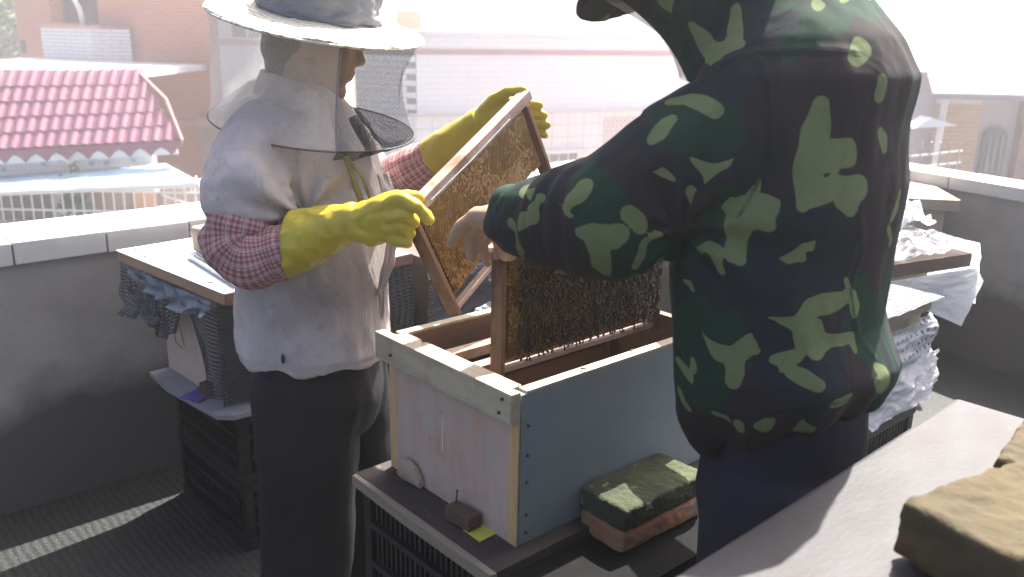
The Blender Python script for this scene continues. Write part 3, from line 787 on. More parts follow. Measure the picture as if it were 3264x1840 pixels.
def frame_parts(root, L, H, seed, comb=True, cw=None):
    """origin: top left corner under the top bar; x along the bar, z up"""
    MB().box((L / 2, 0, 0.007), (L + 0.04, 0.029, 0.022), bev=0.0015).build('top_bar', M['top_bar'], root)
    for x in (0.005, L - 0.005): MB().box((x, 0, -H / 2 - 0.0045), (0.010, 0.032, H - 0.001), bev=0.0012).build('end_bar', M['frame_wood'], root)
    MB().box((L / 2, 0, -H + 0.006), (L - 0.022, 0.018, 0.010), bev=0.001).build('bottom_bar', M['top_bar'], root)
    if comb:
        o = link('comb', comb_mesh(L - 0.028, H - 0.024 if seed != 1 else H - 0.030, 0.0054, seed), M['comb'], root, (0.014, 0, -0.004)); o['kind'] = 'stuff'

P0, P1, P2 = V((-0.198, 1.62, 1.155)), V((0.015, 1.95, 1.35)), V((-0.12, 1.69, 0.947))
tx = (P1 - P0).normalized(); ez = (P0 - P2); ez = (ez - tx * ez.dot(tx)).normalized(); ny = ez.cross(tx)
fr1 = empty('comb_frame', P0, 0, 'wooden frame of golden honeycomb held tilted in yellow gloves', 'hive frame')
fr1.matrix_world = Matrix(((tx.x, ny.x, ez.x, P0.x), (tx.y, ny.y, ez.y, P0.y), (tx.z, ny.z, ez.z, P0.z), (0, 0, 0, 1)))
frame_parts(fr1, 0.438, 0.233, 1)
MB().tube([(0.06, -0.016, 0.004), (0.20, -0.0165, 0.002), (0.36, -0.016, 0.004)], 0.0011, 5).build('wire', M['steel'], fr1)

F2 = HC + SX * 0.080 + SY * 0.157 + V((0, 0, 1.107))
fr2 = empty('brood_frame', F2, SROT, 'upright frame covered with dark bees lifted from the open hive', 'hive frame')
frame_parts(fr2, 0.462, 0.232, 2)
fr3 = empty('stored_frame', HC + SX * 0.05 + SY * 0.318 + V((0, 0, 0.852)), SROT, 'frame hanging inside the hive beside the far wall', 'hive frame')
frame_parts(fr3, 0.452, 0.215, 3, comb=False)
MB().box((0.226, 0, -0.105), (0.42, 0.02, 0.18)).build('comb_slab', M['inner_wood'], fr3)
fr4 = empty('stored_frame', HC + SX * 0.05 + SY * 0.262 + V((0, 0, 0.835)), SROT, 'second lower frame inside the hive next to the gap', 'hive frame')
frame_parts(fr4, 0.452, 0.205, 4, comb=False)
MB().box((0.226, 0, -0.105), (0.42, 0.02, 0.17)).build('comb_slab', M['inner_wood'], fr4)

# bees
def bee_mesh():
    b = MB()
    b.ell((0, 0, -0.0028), (0.0019, 0.0019, 0.0042), seg=8)
    b.ell((0, 0, 0.0026), (0.0018, 0.0017, 0.0021), seg=8)
    b.ell((0, -0.0002, 0.0052), (0.0013, 0.0012, 0.0011), seg=6)
    nb = len(b.bm.faces)
    for s in (-1, 1):
        q = [(s * 0.0005, -0.0019, 0.0022), (s * 0.0019, -0.0022, -0.0012), (s * 0.0022, -0.0020, -0.0058), (s * 0.0010, -0.0021, -0.0054)]
        b.bm.faces.new([b.bm.verts.new(p) for p in q])
    for i, f in enumerate(b.bm.faces): f.material_index = 0 if i < nb else 1
    me = b.mesh('bee'); me.materials.append(M['bee']); me.materials.append(M['wing']); return me
bee_me = bee_mesh()
bee_glint = bee_me.copy(); bee_glint.materials[1] = M['wing_glint']
bvs = [v.co.copy() for v in bee_me.vertices]; bfs = [(tuple(p.vertices), p.material_index) for p in bee_me.polygons]
rs = random.Random(21)
BEES = []
tries = 0
while len(BEES) < 1500 and tries < 40000:
    tries += 1
    x, z = rs.uniform(0.022, 0.455), rs.uniform(-0.212, 0.0)
    dens = min(1.0, max(0.0, (x - 0.035 - 0.02 * noise.noise(V((z * 30, 2, 0)))) / 0.035))
    if z < -0.195: dens *= 0.4
    if rs.random() > dens: continue
    if any((x - q[0]) ** 2 + (z - q[1]) ** 2 < 0.0052 ** 2 for q in BEES[-700:]): continue
    BEES.append((x, z, -0.0125 - rs.uniform(0, 0.006), rs.gauss(0, 0.55) + (math.pi if rs.random() < 0.12 else 0), rs.uniform(-0.3, 0.3)))
BEES.sort(key=lambda q: -q[0])
R2 = Matrix.Translation(F2) @ Matrix.Rotation(SROT, 4, 'Z')
vs, fs, mi = [], [], []
for i, (x, z, y, a, tl) in enumerate(BEES):
    ml = Matrix.Translation((x, y, z)) @ Matrix.Rotation(a, 4, 'Y') @ Matrix.Rotation(tl, 4, 'X') @ Matrix.Scale(rs.uniform(0.92, 1.12), 4)
    if i < 290:
        o = link('bee', bee_glint if rs.random() < 0.55 else bee_me); o.matrix_world = R2 @ ml
        tag(o, 'dark worker bee crawling on the upright brood frame', 'bee', 'bees on the upright brood frame')
    else:
        k = len(vs); vs += [tuple(ml @ v_) for v_ in bvs]
        for f_, m_ in bfs: fs.append(tuple(k + q for q in f_)); mi.append(m_)
me = bpy.data.meshes.new('bee_cluster'); me.from_pydata(vs, [], fs); me.polygons.foreach_set('material_index', mi); me.materials.append(M['bee']); me.materials.append(M['wing'])
o = link('bee_cluster', me); o.matrix_world = R2; tag(o, 'dense mass of dark bees covering the upright brood frame', 'bees', kind='stuff')
for (x, y, z, a) in ((0.16, 0.004, 0.302, 1.2), (0.26, 0.36, 0.302, 0.3), (0.12, 0.155, 0.262, 2.0), (0.30, 0.012, 0.303, 2.6), (0.018, 0.30, 0.303, 0.9)):
    o = link('bee', bee_me); o.matrix_world = Matrix.Translation(HC + SX * x + SY * y + V((0, 0, 0.612 + z))) @ Matrix.Rotation(a, 4, 'Z') @ Matrix.Rotation(math.pi / 2, 4, 'X')
    tag(o, 'single worker bee walking on the wooden edge of the open hive', 'bee', 'bees on the hive edge')

# ---- left hive stack
LR = SROT + 0.075
LB = S(0.935, 2.225)
for k in range(2):
    crate('plastic_crate', S(0.94, 2.21) + V((0, 0, 0.003 + k * 0.216)), SROT + 0.02, (0.42, 0.47, 0.214), ('upper' if k else 'lower') + ' black plastic crate beneath the hive with the white lid', CG)
lb = empty('landing_board', S(0.92, 2.21) + V((0, 0, 0.437)), SROT + 0.03, 'bluish grey board between the stacked crates and the netted hive', 'board')
b = MB(); b.poly([(-0.035, 0.02, 0), (0.0, -0.012, 0), (0.10, -0.02, 0), (0.46, -0.01, 0), (0.46, 0.47, 0), (-0.05, 0.46, 0), (-0.06, 0.3, 0)], (0, 0, 0.014)); b.build('board', M['grey_board'], lb)
lh = empty('bee_hive', S(0.935, 2.30) + V((0, 0, 0.4525)), LR - 0.03, 'closed pale plywood beehive under the white lid, half hidden by net', 'beehive')
lfp = bx('front_panel', (0.008, 0.185, 0.172), (0.016, 0.37, 0.344), M['pink_ply2'], lh)
bx('side_board', (0.24, 0.004, 0.172), (0.446, 0.02, 0.344), M['blue_board'], lh)
bx('side_board', (0.24, 0.372, 0.172), (0.446, 0.02, 0.344), M['rim_wood'], lh)
bx('back_panel', (0.472, 0.185, 0.172), (0.016, 0.346, 0.344), M['inner_wood'], lh)
for pts in ([(-0.001, 0.30, 0.27), (-0.001, 0.285, 0.235), (-0.001, 0.28, 0.19), (-0.001, 0.25, 0.15), (-0.001, 0.235, 0.11)], [(-0.001, 0.265, 0.26), (-0.001, 0.24, 0.245), (-0.001, 0.255, 0.2)], [(-0.001, 0.33, 0.14), (-0.001, 0.30, 0.13), (-0.001, 0.295, 0.105), (-0.001, 0.25, 0.095)]):
    MB().tube(pts, 0.0012, 5).build('frayed_thread', M['dark_metal'], lfp)
# white laminate board as lid
lid = empty('lid_board', S(0.881, 2.110) + V((0, 0, 0.8005)), SROT + 0.10, 'white laminate board with brown edges lying on the netted hive', 'lid')
b = MB(); b.box((0.3195, 0.316, 0.0335), (0.639, 0.634, 0.003)); ltp = b.build('laminate_top', M['laminate'], lid)
b = MB(); b.box((0.3195, 0.316, 0.017), (0.635, 0.630, 0.030)); b.build('core', M['lam_edge'], lid)
b = MB(); b.box((0.3195, 0.0, 0.017), (0.635, 0.004, 0.029)); b.build('edge_strip', M['lam_edge2'], lid)
sc_ = MB(); sc_.cap((0, 0, 0), (0, 0, 0.0005), 0.009, n=10); sc_ = MB().loft([((0, 0, -0.001), (0.009, 0, 0), (0, 0.009, 0)), ((0, 0, 0.0012), (0.008, 0, 0), (0, 0.008, 0))], 12).mesh('screw_cap'); sc_.materials.append(M['dark_metal'])
for p in ((0.027, 0.115), (0.028, 0.50), (0.047, 0.60)): link('screw_cap', sc_, None, ltp, (p[0], p[1], 0.0352))
for k, off in enumerate((0.0, 0.022)):
    b = MB()
    b.box((0, 0, 0.001), (0.020, 0.38, 0.002)); b.box((-0.0095, 0, 0.0095), (0.0019, 0.379, 0.015)); b.box((0.0095, 0, 0.0075), (0.0019, 0.379, 0.011))
    o = b.build('steel_channel', M['steel']); o.location = S(0.946 + off, 2.320) + V((0, 0, 0.8362)); o.rotation_euler = (0, 0, SROT - 0.06 - k * 0.02)
    tag(o, ('thin grey-blue steel channel on the white lid' if k == 0 else 'second steel channel on the white lid, next to the stone block'), 'steel bar')
b = MB(); b.box((0, 0, 0.04), (0.17, 0.12, 0.08), bev=0.012)
o = blob('stone_block', b, M['stone_beige'], None, 0.006, 3, lambda c: 0.005 * noise.noise(c * 22)); o.location = S(1.081, 2.542) + V((0, 0, 0.8365)); o.rotation_euler = (0, 0, SROT + 0.2)
tag(o, 'rounded beige stone block resting on the white lid board', 'stone')
o = MB().box((0, 0, 0.02), (0.04, 0.036, 0.04), bev=0.004).build('wooden_wedge', M['dark_wood']); o.location = S(0.925, 2.375) + V((0, 0, 0.4555)); o.rotation_euler = (0, 0, SROT + 0.3); tag(o, 'small wooden wedge at the entrance of the netted hive', 'wedge')
me = grid_mesh('purple_rag', lambda u, v_: V((u * 0.09 - 0.045, v_ * 0.07 - 0.035, 0.003 + 0.004 * noise.noise(V((u * 5, v_ * 5, 1))))), 14, 12, thick=0.003)
o = link('purple_rag', me, M['purple']); o.location = S(0.902, 2.39) + V((0, 0, 0.4535)); o.rotation_euler = (0, 0, SROT + 0.5); tag(o, 'purple rag lying on the grey landing board', 'rag')

# shade net: woven black strips, real gaps between them
def net_mat(name, cell, hole, c1, c2, open_=1.0):
    t = NT(name)
    uv = t.n('SeparateXYZ', {0: t.n('TexCoord').outputs['UV']})
    fu = t.math('FRACT', t.math('MULTIPLY', uv.outputs[0], 1 / cell)); fv = t.math('FRACT', t.math('MULTIPLY', uv.outputs[1], 1 / cell))
    h = t.math('MULTIPLY', t.math('LESS_THAN', t.math('ABSOLUTE', t.math('SUBTRACT', fu, 0.5)), hole[0]), t.math('LESS_THAN', t.math('ABSOLUTE', t.math('SUBTRACT', fv, 0.5)), hole[1]))
    nz = t.noise(t.n('TexCoord').outputs['UV'], 160, 3)
    col = t.ramp(nz, [(0.35, c1), (0.65, c2)])
    p_ = t.pbsdf(col, 0.45, t.bump(nz, 0.4, 0.002), spec=0.5)
    tp = t.n('BsdfTransparent').outputs[0]
    return t.out(t.n('MixShader', {0: t.math('MULTIPLY', h, open_), 1: p_, 2: tp}).outputs[0])
M['net'] = net_mat('black_shade_net', 0.0125, (0.27, 0.2), (0.02, 0.022, 0.028), (0.07, 0.078, 0.095))
M['net_blue'] = net_mat('bunched_shade_net', 0.004, (0.25, 0.2), (0.05, 0.065, 0.085), (0.16, 0.20, 0.25), 0.5)
sn = empty('shade_net', S(0.93, 2.30) + V((0, 0, 0.45)), 0, 'black woven shade net draped over the left hive under its lid', 'net')
def W2L(p): return p - sn.location
def flap(name, top, bottom, nu, nv, amp, seed, m, uvs):
    """hanging sheet between two polylines in site coordinates"""
    def pl(P, u):
        k = u * (len(P) - 1); i = min(int(k), len(P) - 2); f = k - i
        a, b_ = P[i], P[i + 1]
        return [a[q] + (b_[q] - a[q]) * f for q in range(3)]
    def f(u, v_):
        a, b_ = pl(top, u), pl(bottom, u)
        p = S(*[a[q] + (b_[q] - a[q]) * v_ for q in range(3)])
        w = amp * (0.3 + v_)
        return W2L(p + SX * w * noise.noise(V((u * 9, v_ * 2.5, seed))) + SY * w * 0.7 * noise.noise(V((u * 7, v_ * 3, seed + 7))))
    return link(name, grid_mesh(name, f, nu, nv, uv=uvs), m, sn)
flap('net_flap', [(0.823, 2.727, 0.800), (0.827, 2.656, 0.800), (0.835, 2.561, 0.800), (0.854, 2.485, 0.800)], [(0.806, 2.713, 0.661), (0.816, 2.628, 0.646), (0.825, 2.561, 0.675), (0.839, 2.504, 0.646)], 40, 16, 0.035, 1, M['net'], (0.26, 0.16))
flap('net_flap', [(0.839, 2.561, 0.800), (0.854, 2.466, 0.800), (0.868, 2.390, 0.800)], [(0.825, 2.561, 0.665), (0.854, 2.495, 0.604), (0.877, 2.438, 0.646)], 24, 16, 0.02, 5, M['net'], (0.19, 0.18))
flap('net_flap', [(0.858, 2.343, 0.793), (0.858, 2.239, 0.793), (0.863, 2.134, 0.793), (0.949, 2.134, 0.793), (1.138, 2.144, 0.793), (1.518, 2.182, 0.798)], [(0.877, 2.296, 0.703), (0.918, 2.334, 0.465), (0.920, 2.251, 0.460), (1.020, 2.241, 0.460), (1.200, 2.246, 0.460), (1.600, 2.275, 0.480)], 70, 26, 0.018, 9, M['net'], (0.95, 0.30))
flap('net_roll', [(0.825, 2.675, 0.801), (0.839, 2.485, 0.801), (0.854, 2.324, 0.801), (0.868, 2.163, 0.801)], [(0.818, 2.637, 0.774), (0.833, 2.485, 0.755), (0.839, 2.352, 0.741), (0.852, 2.163, 0.765)], 60, 8, 0.028, 13, M['net_blue'], (0.6, 0.06))
flap('net_flap', [(1.518, 2.182, 0.798), (1.527, 2.466, 0.798), (1.518, 2.703, 0.798)], [(1.620, 2.275, 0.480), (1.630, 2.561, 0.470), (1.620, 2.797, 0.460)], 40, 20, 0.02, 19, M['net'], (0.55, 0.30))

# ---- stacks behind the camouflage jacket
M['film'] = None
t = NT('thin_white_plastic_film')
v = t.coord(); nz = t.noise(v, 16, 5, 0.7)
p_ = t.pbsdf((0.78, 0.80, 0.82), 0.22, t.bump(nz, 0.7, 0.02), spec=0.6)
trn = t.n('BsdfTranslucent', {'Color': (0.8, 0.82, 0.85, 1)}).outputs[0]
M['film'] = t.out(t.n('MixShader', {0: 0.45, 1: p_, 2: trn}).outputs[0])
def sheet(name, corners, nu, nv, amp, seed, m, label, cat, uv=(0.5, 0.5), sharp=5.0):
    nu, nv = int(nu * 1.8), int(nv * 1.8)
    a, b_, c, d = [V(p) for p in corners]
    n_ = (b_ - a).cross(d - a).normalized()
    def f(u, v_):
        p = a * (1 - u) * (1 - v_) + b_ * u * (1 - v_) + c * u * v_ + d * (1 - u) * v_
        q = V((u * sharp, v_ * sharp, seed))
        return p + n_ * amp * (0.8 * noise.noise(q * 0.7) + 0.5 * abs(noise.noise(q * 1.3)) + 0.12 * noise.noise(q * 3.5))
    o = link(name, grid_mesh(name, f, nu, nv, uv=uv), m); return tag(o, label, cat)
# A1: low netted hive on bricks and a crate
for k in range(2):
    crate('plastic_crate', S(1.84, 0.92, 0.003 + k * 0.272), SROT, (0.46, 0.40, 0.27), ('upper' if k else 'lower') + ' black plastic crate under the bricks beside the man in camouflage', CG)
for k in range(3):
    brick('brick', S(1.95 + k * 0.145, 1.02, 0.549), SROT + math.pi / 2 + 0.05 * k, (0.18, 0.10, 0.05), M['red_brick'], ('red brick at the outer end of the row under the low netted hive' if k == 2 else 'red brick under the low netted hive, %s' % ('next to the outer one' if k else 'innermost of its row')), 8 + k)
a1 = empty('bee_hive', S(1.86, 0.935, 0.602), SROT, 'low beehive with grey lid wrapped in pale net and film', 'beehive')
bx('body', (0.213, 0.18, 0.105), (0.41, 0.33, 0.21), M['rim_wood'], a1)
bx('lid', (0.213, 0.18, 0.228), (0.46, 0.38, 0.034), M['board_edge'], a1)
M['net_pale'] = net_mat('pale_frayed_net', 0.03, (0.2, 0.2), (0.30, 0.31, 0.32), (0.50, 0.50, 0.50), 0.7)
sheet('pale_net', [S(1.836, 0.914, 0.79), S(2.31, 0.914, 0.805), S(2.32, 0.90, 0.695), S(1.845, 0.90, 0.675)], 40, 14, 0.022, 3, M['net_pale'], 'pale frayed net wrapped round the low hive', 'net', (0.55, 0.14))
sheet('plastic_film', [S(1.91, 0.893, 0.695), S(2.32, 0.90, 0.71), S(2.26, 0.867, 0.60), S(1.955, 0.875, 0.58)], 40, 14, 0.03, 9, M['film'], 'crumpled white film hanging below the pale net', 'plastic film')
# A2: hive with dark board, net and film behind it
a2 = empty('bee_hive', V((1.035, 2.737, 0.0)), SROT - 0.25, 'hive under a dark plank with black net and plastic film', 'beehive')
bx('stand', (0.25, 0.22, 0.2), (0.46, 0.4, 0.4), M['crate'], a2)
bx('body', (0.25, 0.22, 0.575), (0.46, 0.4, 0.345), M['rim_wood'], a2)
bx('plank', (0.26, 0.18, 0.776), (0.60, 0.52, 0.045), M['dark_wood'], a2)
q0 = a2.location
rz = Matrix.Rotation(SROT - 0.25, 4, 'Z')
A2P = lambda x, y, z: q0 + (rz @ V((x, y, z)))
sheet('black_net', [A2P(-0.05, -0.08, 0.805), A2P(0.55, -0.07, 0.81), A2P(0.6, 0.45, 0.87), A2P(-0.05, 0.45, 0.86)], 60, 40, 0.05, 6, M['net'], 'bunched black net lying on the dark plank', 'net', (0.7, 0.6), 7)
sheet('plastic_film', [A2P(0.46, 0.16, 0.86), A2P(0.68, 0.16, 0.85), A2P(0.76, 0.42, 0.90), A2P(0.42, 0.42, 0.90)], 40, 30, 0.06, 16, M['film'], 'shiny crumpled film on top of the black net', 'plastic film', sharp=6)
sheet('plastic_film', [A2P(0.05, -0.095, 0.75), A2P(0.58, -0.095, 0.75), A2P(0.62, -0.10, 0.70), A2P(0.50, -0.13, 0.56)], 30, 20, 0.012, 26, M['film'], 'white film flap hanging in a point below the plank', 'plastic film', sharp=3)
sheet('plastic_film', [A2P(0.565, -0.10, 0.84), A2P(0.575, 0.2, 0.84), A2P(0.60, 0.16, 0.66), A2P(0.60, -0.10, 0.62)], 24, 20, 0.02, 36, M['film'], 'white film folded over the outer end of the plank', 'plastic film', sharp=3)
sheet('black_net', [S(1.83, 0.90, 0.852), S(2.315, 0.90, 0.852), S(2.30, 1.12, 0.856), S(1.83, 1.14, 0.856)], 40, 20, 0.012, 44, M['net'], 'black net added over the low hive to darken its sunlit lid', 'net', (0.5, 0.25), 5)  # net added here to darken the lit lid below
# hive under black net between the white lid and the open hive
nh = empty('bee_hive', S(1.66, 2.26, 0.0), SROT + 0.04, 'beehive wrapped in black net next to the white lid board', 'beehive')
bx('stand', (0.24, 0.22, 0.2), (0.44, 0.40, 0.40), M['crate'], nh)
bx('body', (0.24, 0.22, 0.57), (0.44, 0.40, 0.335), M['dark_wood'], nh)
bx('lid', (0.24, 0.22, 0.756), (0.50, 0.46, 0.032), M['dark_wood'], nh)
sheet('black_net', [S(1.60, 2.215, 0.765), S(2.20, 2.235, 0.765), S(2.22, 2.20, 0.36), S(1.58, 2.18, 0.36)], 60, 40, 0.03, 51, M['net'], 'black net hanging in folds in front of the wrapped hive', 'net', (0.6, 0.42), 5)
sheet('plastic_film', [S(1.78, 2.19, 0.60), S(1.99, 2.19, 0.63), S(2.02, 2.16, 0.50), S(1.80, 2.15, 0.47)], 30, 24, 0.03, 61, M['film'], 'scrap of shiny film caught in the black net', 'plastic film', sharp=7)
# B: flat lidded box by the parapet
b_ = empty('bee_hive', V((1.45, 4.22, 0)), -0.16, 'plain brown box hive standing against the far parapet', 'beehive')
bx('stand', (0.28, 0.0, 0.2), (0.5, 0.42, 0.4), M['crate'], b_)
bx('body', (0.28, 0.0, 0.58), (0.52, 0.44, 0.358), M['stone_beige'], b_)
bx('lid', (0.28, 0.0, 0.785), (0.62, 0.5, 0.05), M['stone_beige'], b_)

# ---- board with stones close by at the right
fb = empty('lid_board', S(1.40, 0.50, 0.92), SROT + 0.02, 'weathered pinkish grey lid board with yellow brown bricks on it', 'lid')
M['fg_board'] = simple('weathered_pinkish_board', (0.050, 0.050, 0.055), (0.032, 0.027, 0.028), 0.55, 7.0, stretch=(1, 3, 1), bump=0.15, spec=0.25)
b = MB(); b.box((-0.42, -0.26, 0.015), (0.84, 0.52, 0.03), bev=0.006); b.build('board', M['fg_board'], fb)
b = MB(); b.box((-0.40, -0.25, -0.146), (0.52, 0.40, 0.29)); b.build('hive_body', M['dark_wood'], fb)
b = MB(); b.box((-0.40, -0.25, -0.605), (0.52, 0.40, 0.62)); b.build('stand', M['crate'], fb)
M['yellow_stone'] = simple('yellow_brown_brick', (0.085, 0.064, 0.028), (0.050, 0.041, 0.026), 0.9, 9, bump=0.6, bscale=60, dist=0.008, speck=((0.10, 0.05, 0.024), 14, 0.6))
for k, (p, s_, rz_, lab) in enumerate(((S(0.985, 0.262, 0.951), (0.245, 0.135, 0.070), SROT - 0.22, 'large yellow brown brick on the weathered lid board'), (S(1.215, 0.30, 0.951), (0.20, 0.11, 0.050), SROT + 0.12, 'smaller flat grey brown brick on the weathered lid board'))):
    b = MB(); b.box((0, 0, s_[2] / 2), s_, bev=0.006)
    o = blob('brick', b, M['yellow_stone'], None, 0.005, 3, lambda c: 0.004 * noise.noise(c * 14 + V((k * 5, 0, 0))) + 0.0035 * noise.noise(c * 45) + 0.0016 * noise.noise(c * 110))
    o.location = p + V((0, 0, 0.003)); o.rotation_euler = (0, 0, rz_); tag(o, lab, 'brick')

# ================================================================== PEOPLE
def cat(P, k):
    """smooth interpolation along a list of vectors / numbers, k in 0..1"""
    n = len(P) - 1
    x = min(max(k, 0.0), 0.99999) * n; i = int(x); f = x - i
    p0, p1, p2, p3 = P[max(i - 1, 0)], P[i], P[i + 1], P[min(i + 2, n)]
    return (p1 * 2 + (p2 - p0) * f + (p0 * 2 - p1 * 5 + p2 * 4 - p3) * (f * f) + (p1 * 3 - p0 - p2 * 3 + p3) * (f * f * f)) * 0.5
def sleeve(name, pts, rads, m, parent, nl=70, nr=44, wr=None, thick=0.0):
    pts = [V(p) for p in pts]
    fr = []
    u = None
    for j in range(nl + 1):
        k = j / nl
        p = cat(pts, k); d = (cat(pts, min(1, k + .01)) - cat(pts, max(0, k - .01))).normalized()
        if u is None: u = d.cross(V((0, 0, 1)) if abs(d.z) < .9 else V((1, 0, 0))).normalized()
        else: u = (u - d * u.dot(d)).normalized()
        fr.append((p, u.copy(), d.cross(u), cat([float(r) for r in rads], k)))
    L = sum((fr[i + 1][0] - fr[i][0]).length for i in range(nl))
    rm = sum(rads) / len(rads)
    def f(uu, vv):
        p, a, b, r = fr[min(nl, round(vv * nl))]
        an = uu * 2 * math.pi
        dr = a * math.cos(an) + b * math.sin(an)
        return p + dr * (r + (wr(uu, vv, p + dr * r) if wr else 0))
    me = grid_mesh(name, f, nr, nl, close_u=True, uv=(2 * math.pi * rm, L), thick=thick)
    return link(name, me, m, parent)

# ---------- cloth materials
t = NT('white_cotton')
v = t.coord()
n1 = t.noise(v, 4.0, 6, 0.6)
col = t.ramp(n1, [(0.34, (0.36, 0.315, 0.30)), (0.60, (0.57, 0.515, 0.495))])
sp = t.n('SeparateXYZ', {0: v}).outputs
stain = t.math('MULTIPLY', t.math('SUBTRACT', 1.0, t.math('MULTIPLY', t.math('ABSOLUTE', t.math('SUBTRACT', sp[2], 0.95)), 5.0)), t.noise(v, 9, 5, 0.65))
col = t.mix(t.ramp(stain, [(0.25, (0, 0, 0)), (0.58, (0.8, 0.8, 0.8))]), col, (0.24, 0.215, 0.205))
wv = t.noise(v, 420, 2)
wk = t.noise(t.coord('Object', (1, 1, 0.55)), 15, 4, 0.6, 1.5)
col = t.mix(t.ramp(t.noise(v, 38, 4, 0.7), [(0.60, (0, 0, 0)), (0.70, (0.45, 0.45, 0.45))]), col, (0.27, 0.24, 0.22))
nb_ = t.n('Bump', {'Height': wk, 'Strength': 0.55, 'Distance': 0.012, 'Normal': t.bump(wv, 0.12, 0.001)}).outputs[0]
p_ = t.pbsdf(col, 0.85, nb_, spec=0.2)
tr = t.n('BsdfTranslucent', {'Color': (0.55, 0.53, 0.53, 1)}).outputs[0]
M['cotton'] = t.out(t.n('MixShader', {0: 0.12, 1: p_, 2: tr}).outputs[0])

t = NT('red_checked_cotton')
uv = t.n('SeparateXYZ', {0: t.n('TexCoord').outputs['UV']}).outputs
def stripe(s, per, w): return t.math('LESS_THAN', t.math('FRACT', t.math('MULTIPLY', s, 1 / per)), w)
g = t.math('MULTIPLY', t.math('ADD', stripe(uv[0], 0.0088, 0.52), stripe(uv[1], 0.0088, 0.52)), 0.5)
col = t.ramp(g, [(0.0, (0.44, 0.31, 0.30)), (0.25, (0.44, 0.31, 0.30)), (0.5, (0.33, 0.16, 0.165)), (0.9, (0.24, 0.085, 0.095))])
col = t.mix(t.ramp(stripe(uv[0], 0.0264, 0.12), [(0.4, (0, 0, 0)), (0.6, (0.6, 0.6, 0.6))]), col, (0.5, 0.4, 0.4))
M['check'] = t.out(t.pbsdf(col, 0.85, t.bump(t.noise(t.coord('Object'), 300, 2), 0.15, 0.001), spec=0.2))

M['glove'] = simple('yellow_rubber', (0.52, 0.42, 0.035), (0.42, 0.32, 0.03), 0.30, 6, bump=0.10, bscale=70, dist=0.003, spec=0.5, **{'Subsurface Weight': 0.08, 'Subsurface Radius': (0.01, 0.008, 0.002)})
M['trousers'] = simple('black_trousers', (0.013, 0.013, 0.016), (0.008, 0.008, 0.010), 0.7, 8, bump=0.1, bscale=260, dist=0.002)
M['navy'] = simple('navy_trousers', (0.018, 0.019, 0.036), (0.012, 0.013, 0.026), 0.75, 5, bump=0.1, bscale=260, dist=0.002)
M['shoe'] = simple('rubber_boot', (0.03, 0.03, 0.03), None, 0.45, 20)
M['grey_cloth'] = simple('grey_cloth', (0.24, 0.24, 0.26), (0.17, 0.17, 0.19), 0.9, 9, bump=0.2, bscale=200)
M['olive'] = simple('olive_strap', (0.22, 0.20, 0.07), (0.15, 0.13, 0.05), 0.7, 30)
M['wire'] = simple('veil_wire', (0.16, 0.13, 0.11), None, 0.5, 10, bump=0)
M['wire_black'] = simple('veil_wire_black', (0.03, 0.03, 0.035), None, 0.5, 10, bump=0)

t = NT('woven_straw')
v = t.coord('Object')
w1 = t.n('TexWave', {'Vector': v, 'Scale': 26.0, 'Distortion': 6.0, 'Detail': 2.0}, wave_type='RINGS', rings_direction='Z').outputs[0]
w2 = t.n('TexVoronoi', {'Vector': v, 'Scale': 95.0}).outputs[0]
col = t.ramp(t.math('MULTIPLY', w1, t.math('ADD', w2, 0.35)), [(0.05, (0.40, 0.36, 0.27)), (0.35, (0.66, 0.62, 0.52))])
M['straw'] = t.out(t.pbsdf(col, 0.6, t.bump(w2, 0.8, 0.004)))

def veil_mat(name, col, cover, trans):
    t = NT(name)
    uv = t.n('SeparateXYZ', {0: t.n('TexCoord').outputs['UV']}).outputs
    d = t.n('BsdfDiffuse', {'Color': col}).outputs[0]
    tl = t.n('BsdfTranslucent', {'Color': col}).outputs[0]
    cl = t.n('MixShader', {0: trans, 1: d, 2: tl}).outputs[0]
    tp = t.n('BsdfTransparent').outputs[0]
    f1 = t.math('ABSOLUTE', t.math('SUBTRACT', t.math('FRACT', t.math('MULTIPLY', t.math('ADD', uv[0], uv[1]), 230.0)), 0.5))
    f2 = t.math('ABSOLUTE', t.math('SUBTRACT', t.math('FRACT', t.math('MULTIPLY', t.math('SUBTRACT', uv[0], uv[1]), 230.0)), 0.5))
    thr = 0.5 - cover * 0.30
    thread = t.math('MAXIMUM', t.math('GREATER_THAN', f1, thr), t.math('GREATER_THAN', f2, thr))
    return t.out(t.n('MixShader', {0: thread, 1: tp, 2: cl}).outputs[0])
M['tulle'] = veil_mat('pale_tulle', (0.84, 0.81, 0.78, 1), 0.38, 0.6)
M['tulle_dense'] = veil_mat('gathered_pale_tulle', (0.80, 0.76, 0.73, 1), 0.62, 0.55)
M['mesh_black'] = veil_mat('black_veil_mesh', (0.05, 0.05, 0.06, 1), 0.25, 0.2)
M['mesh_black_dense'] = veil_mat('gathered_black_mesh', (0.035, 0.035, 0.04, 1), 0.80, 0.2)
M['mesh_white'] = veil_mat('white_veil_mesh', (0.6, 0.6, 0.65, 1), 0.45, 0.5)

def fold_noise(c, seed, sx, sy, sz): return noise.noise(V((c.x * sx, c.y * sy, c.z * sz + seed)))
def ridge(c, seed, sx, sy, sz): return 1 - 2 * abs(fold_noise(c, seed, sx, sy, sz))

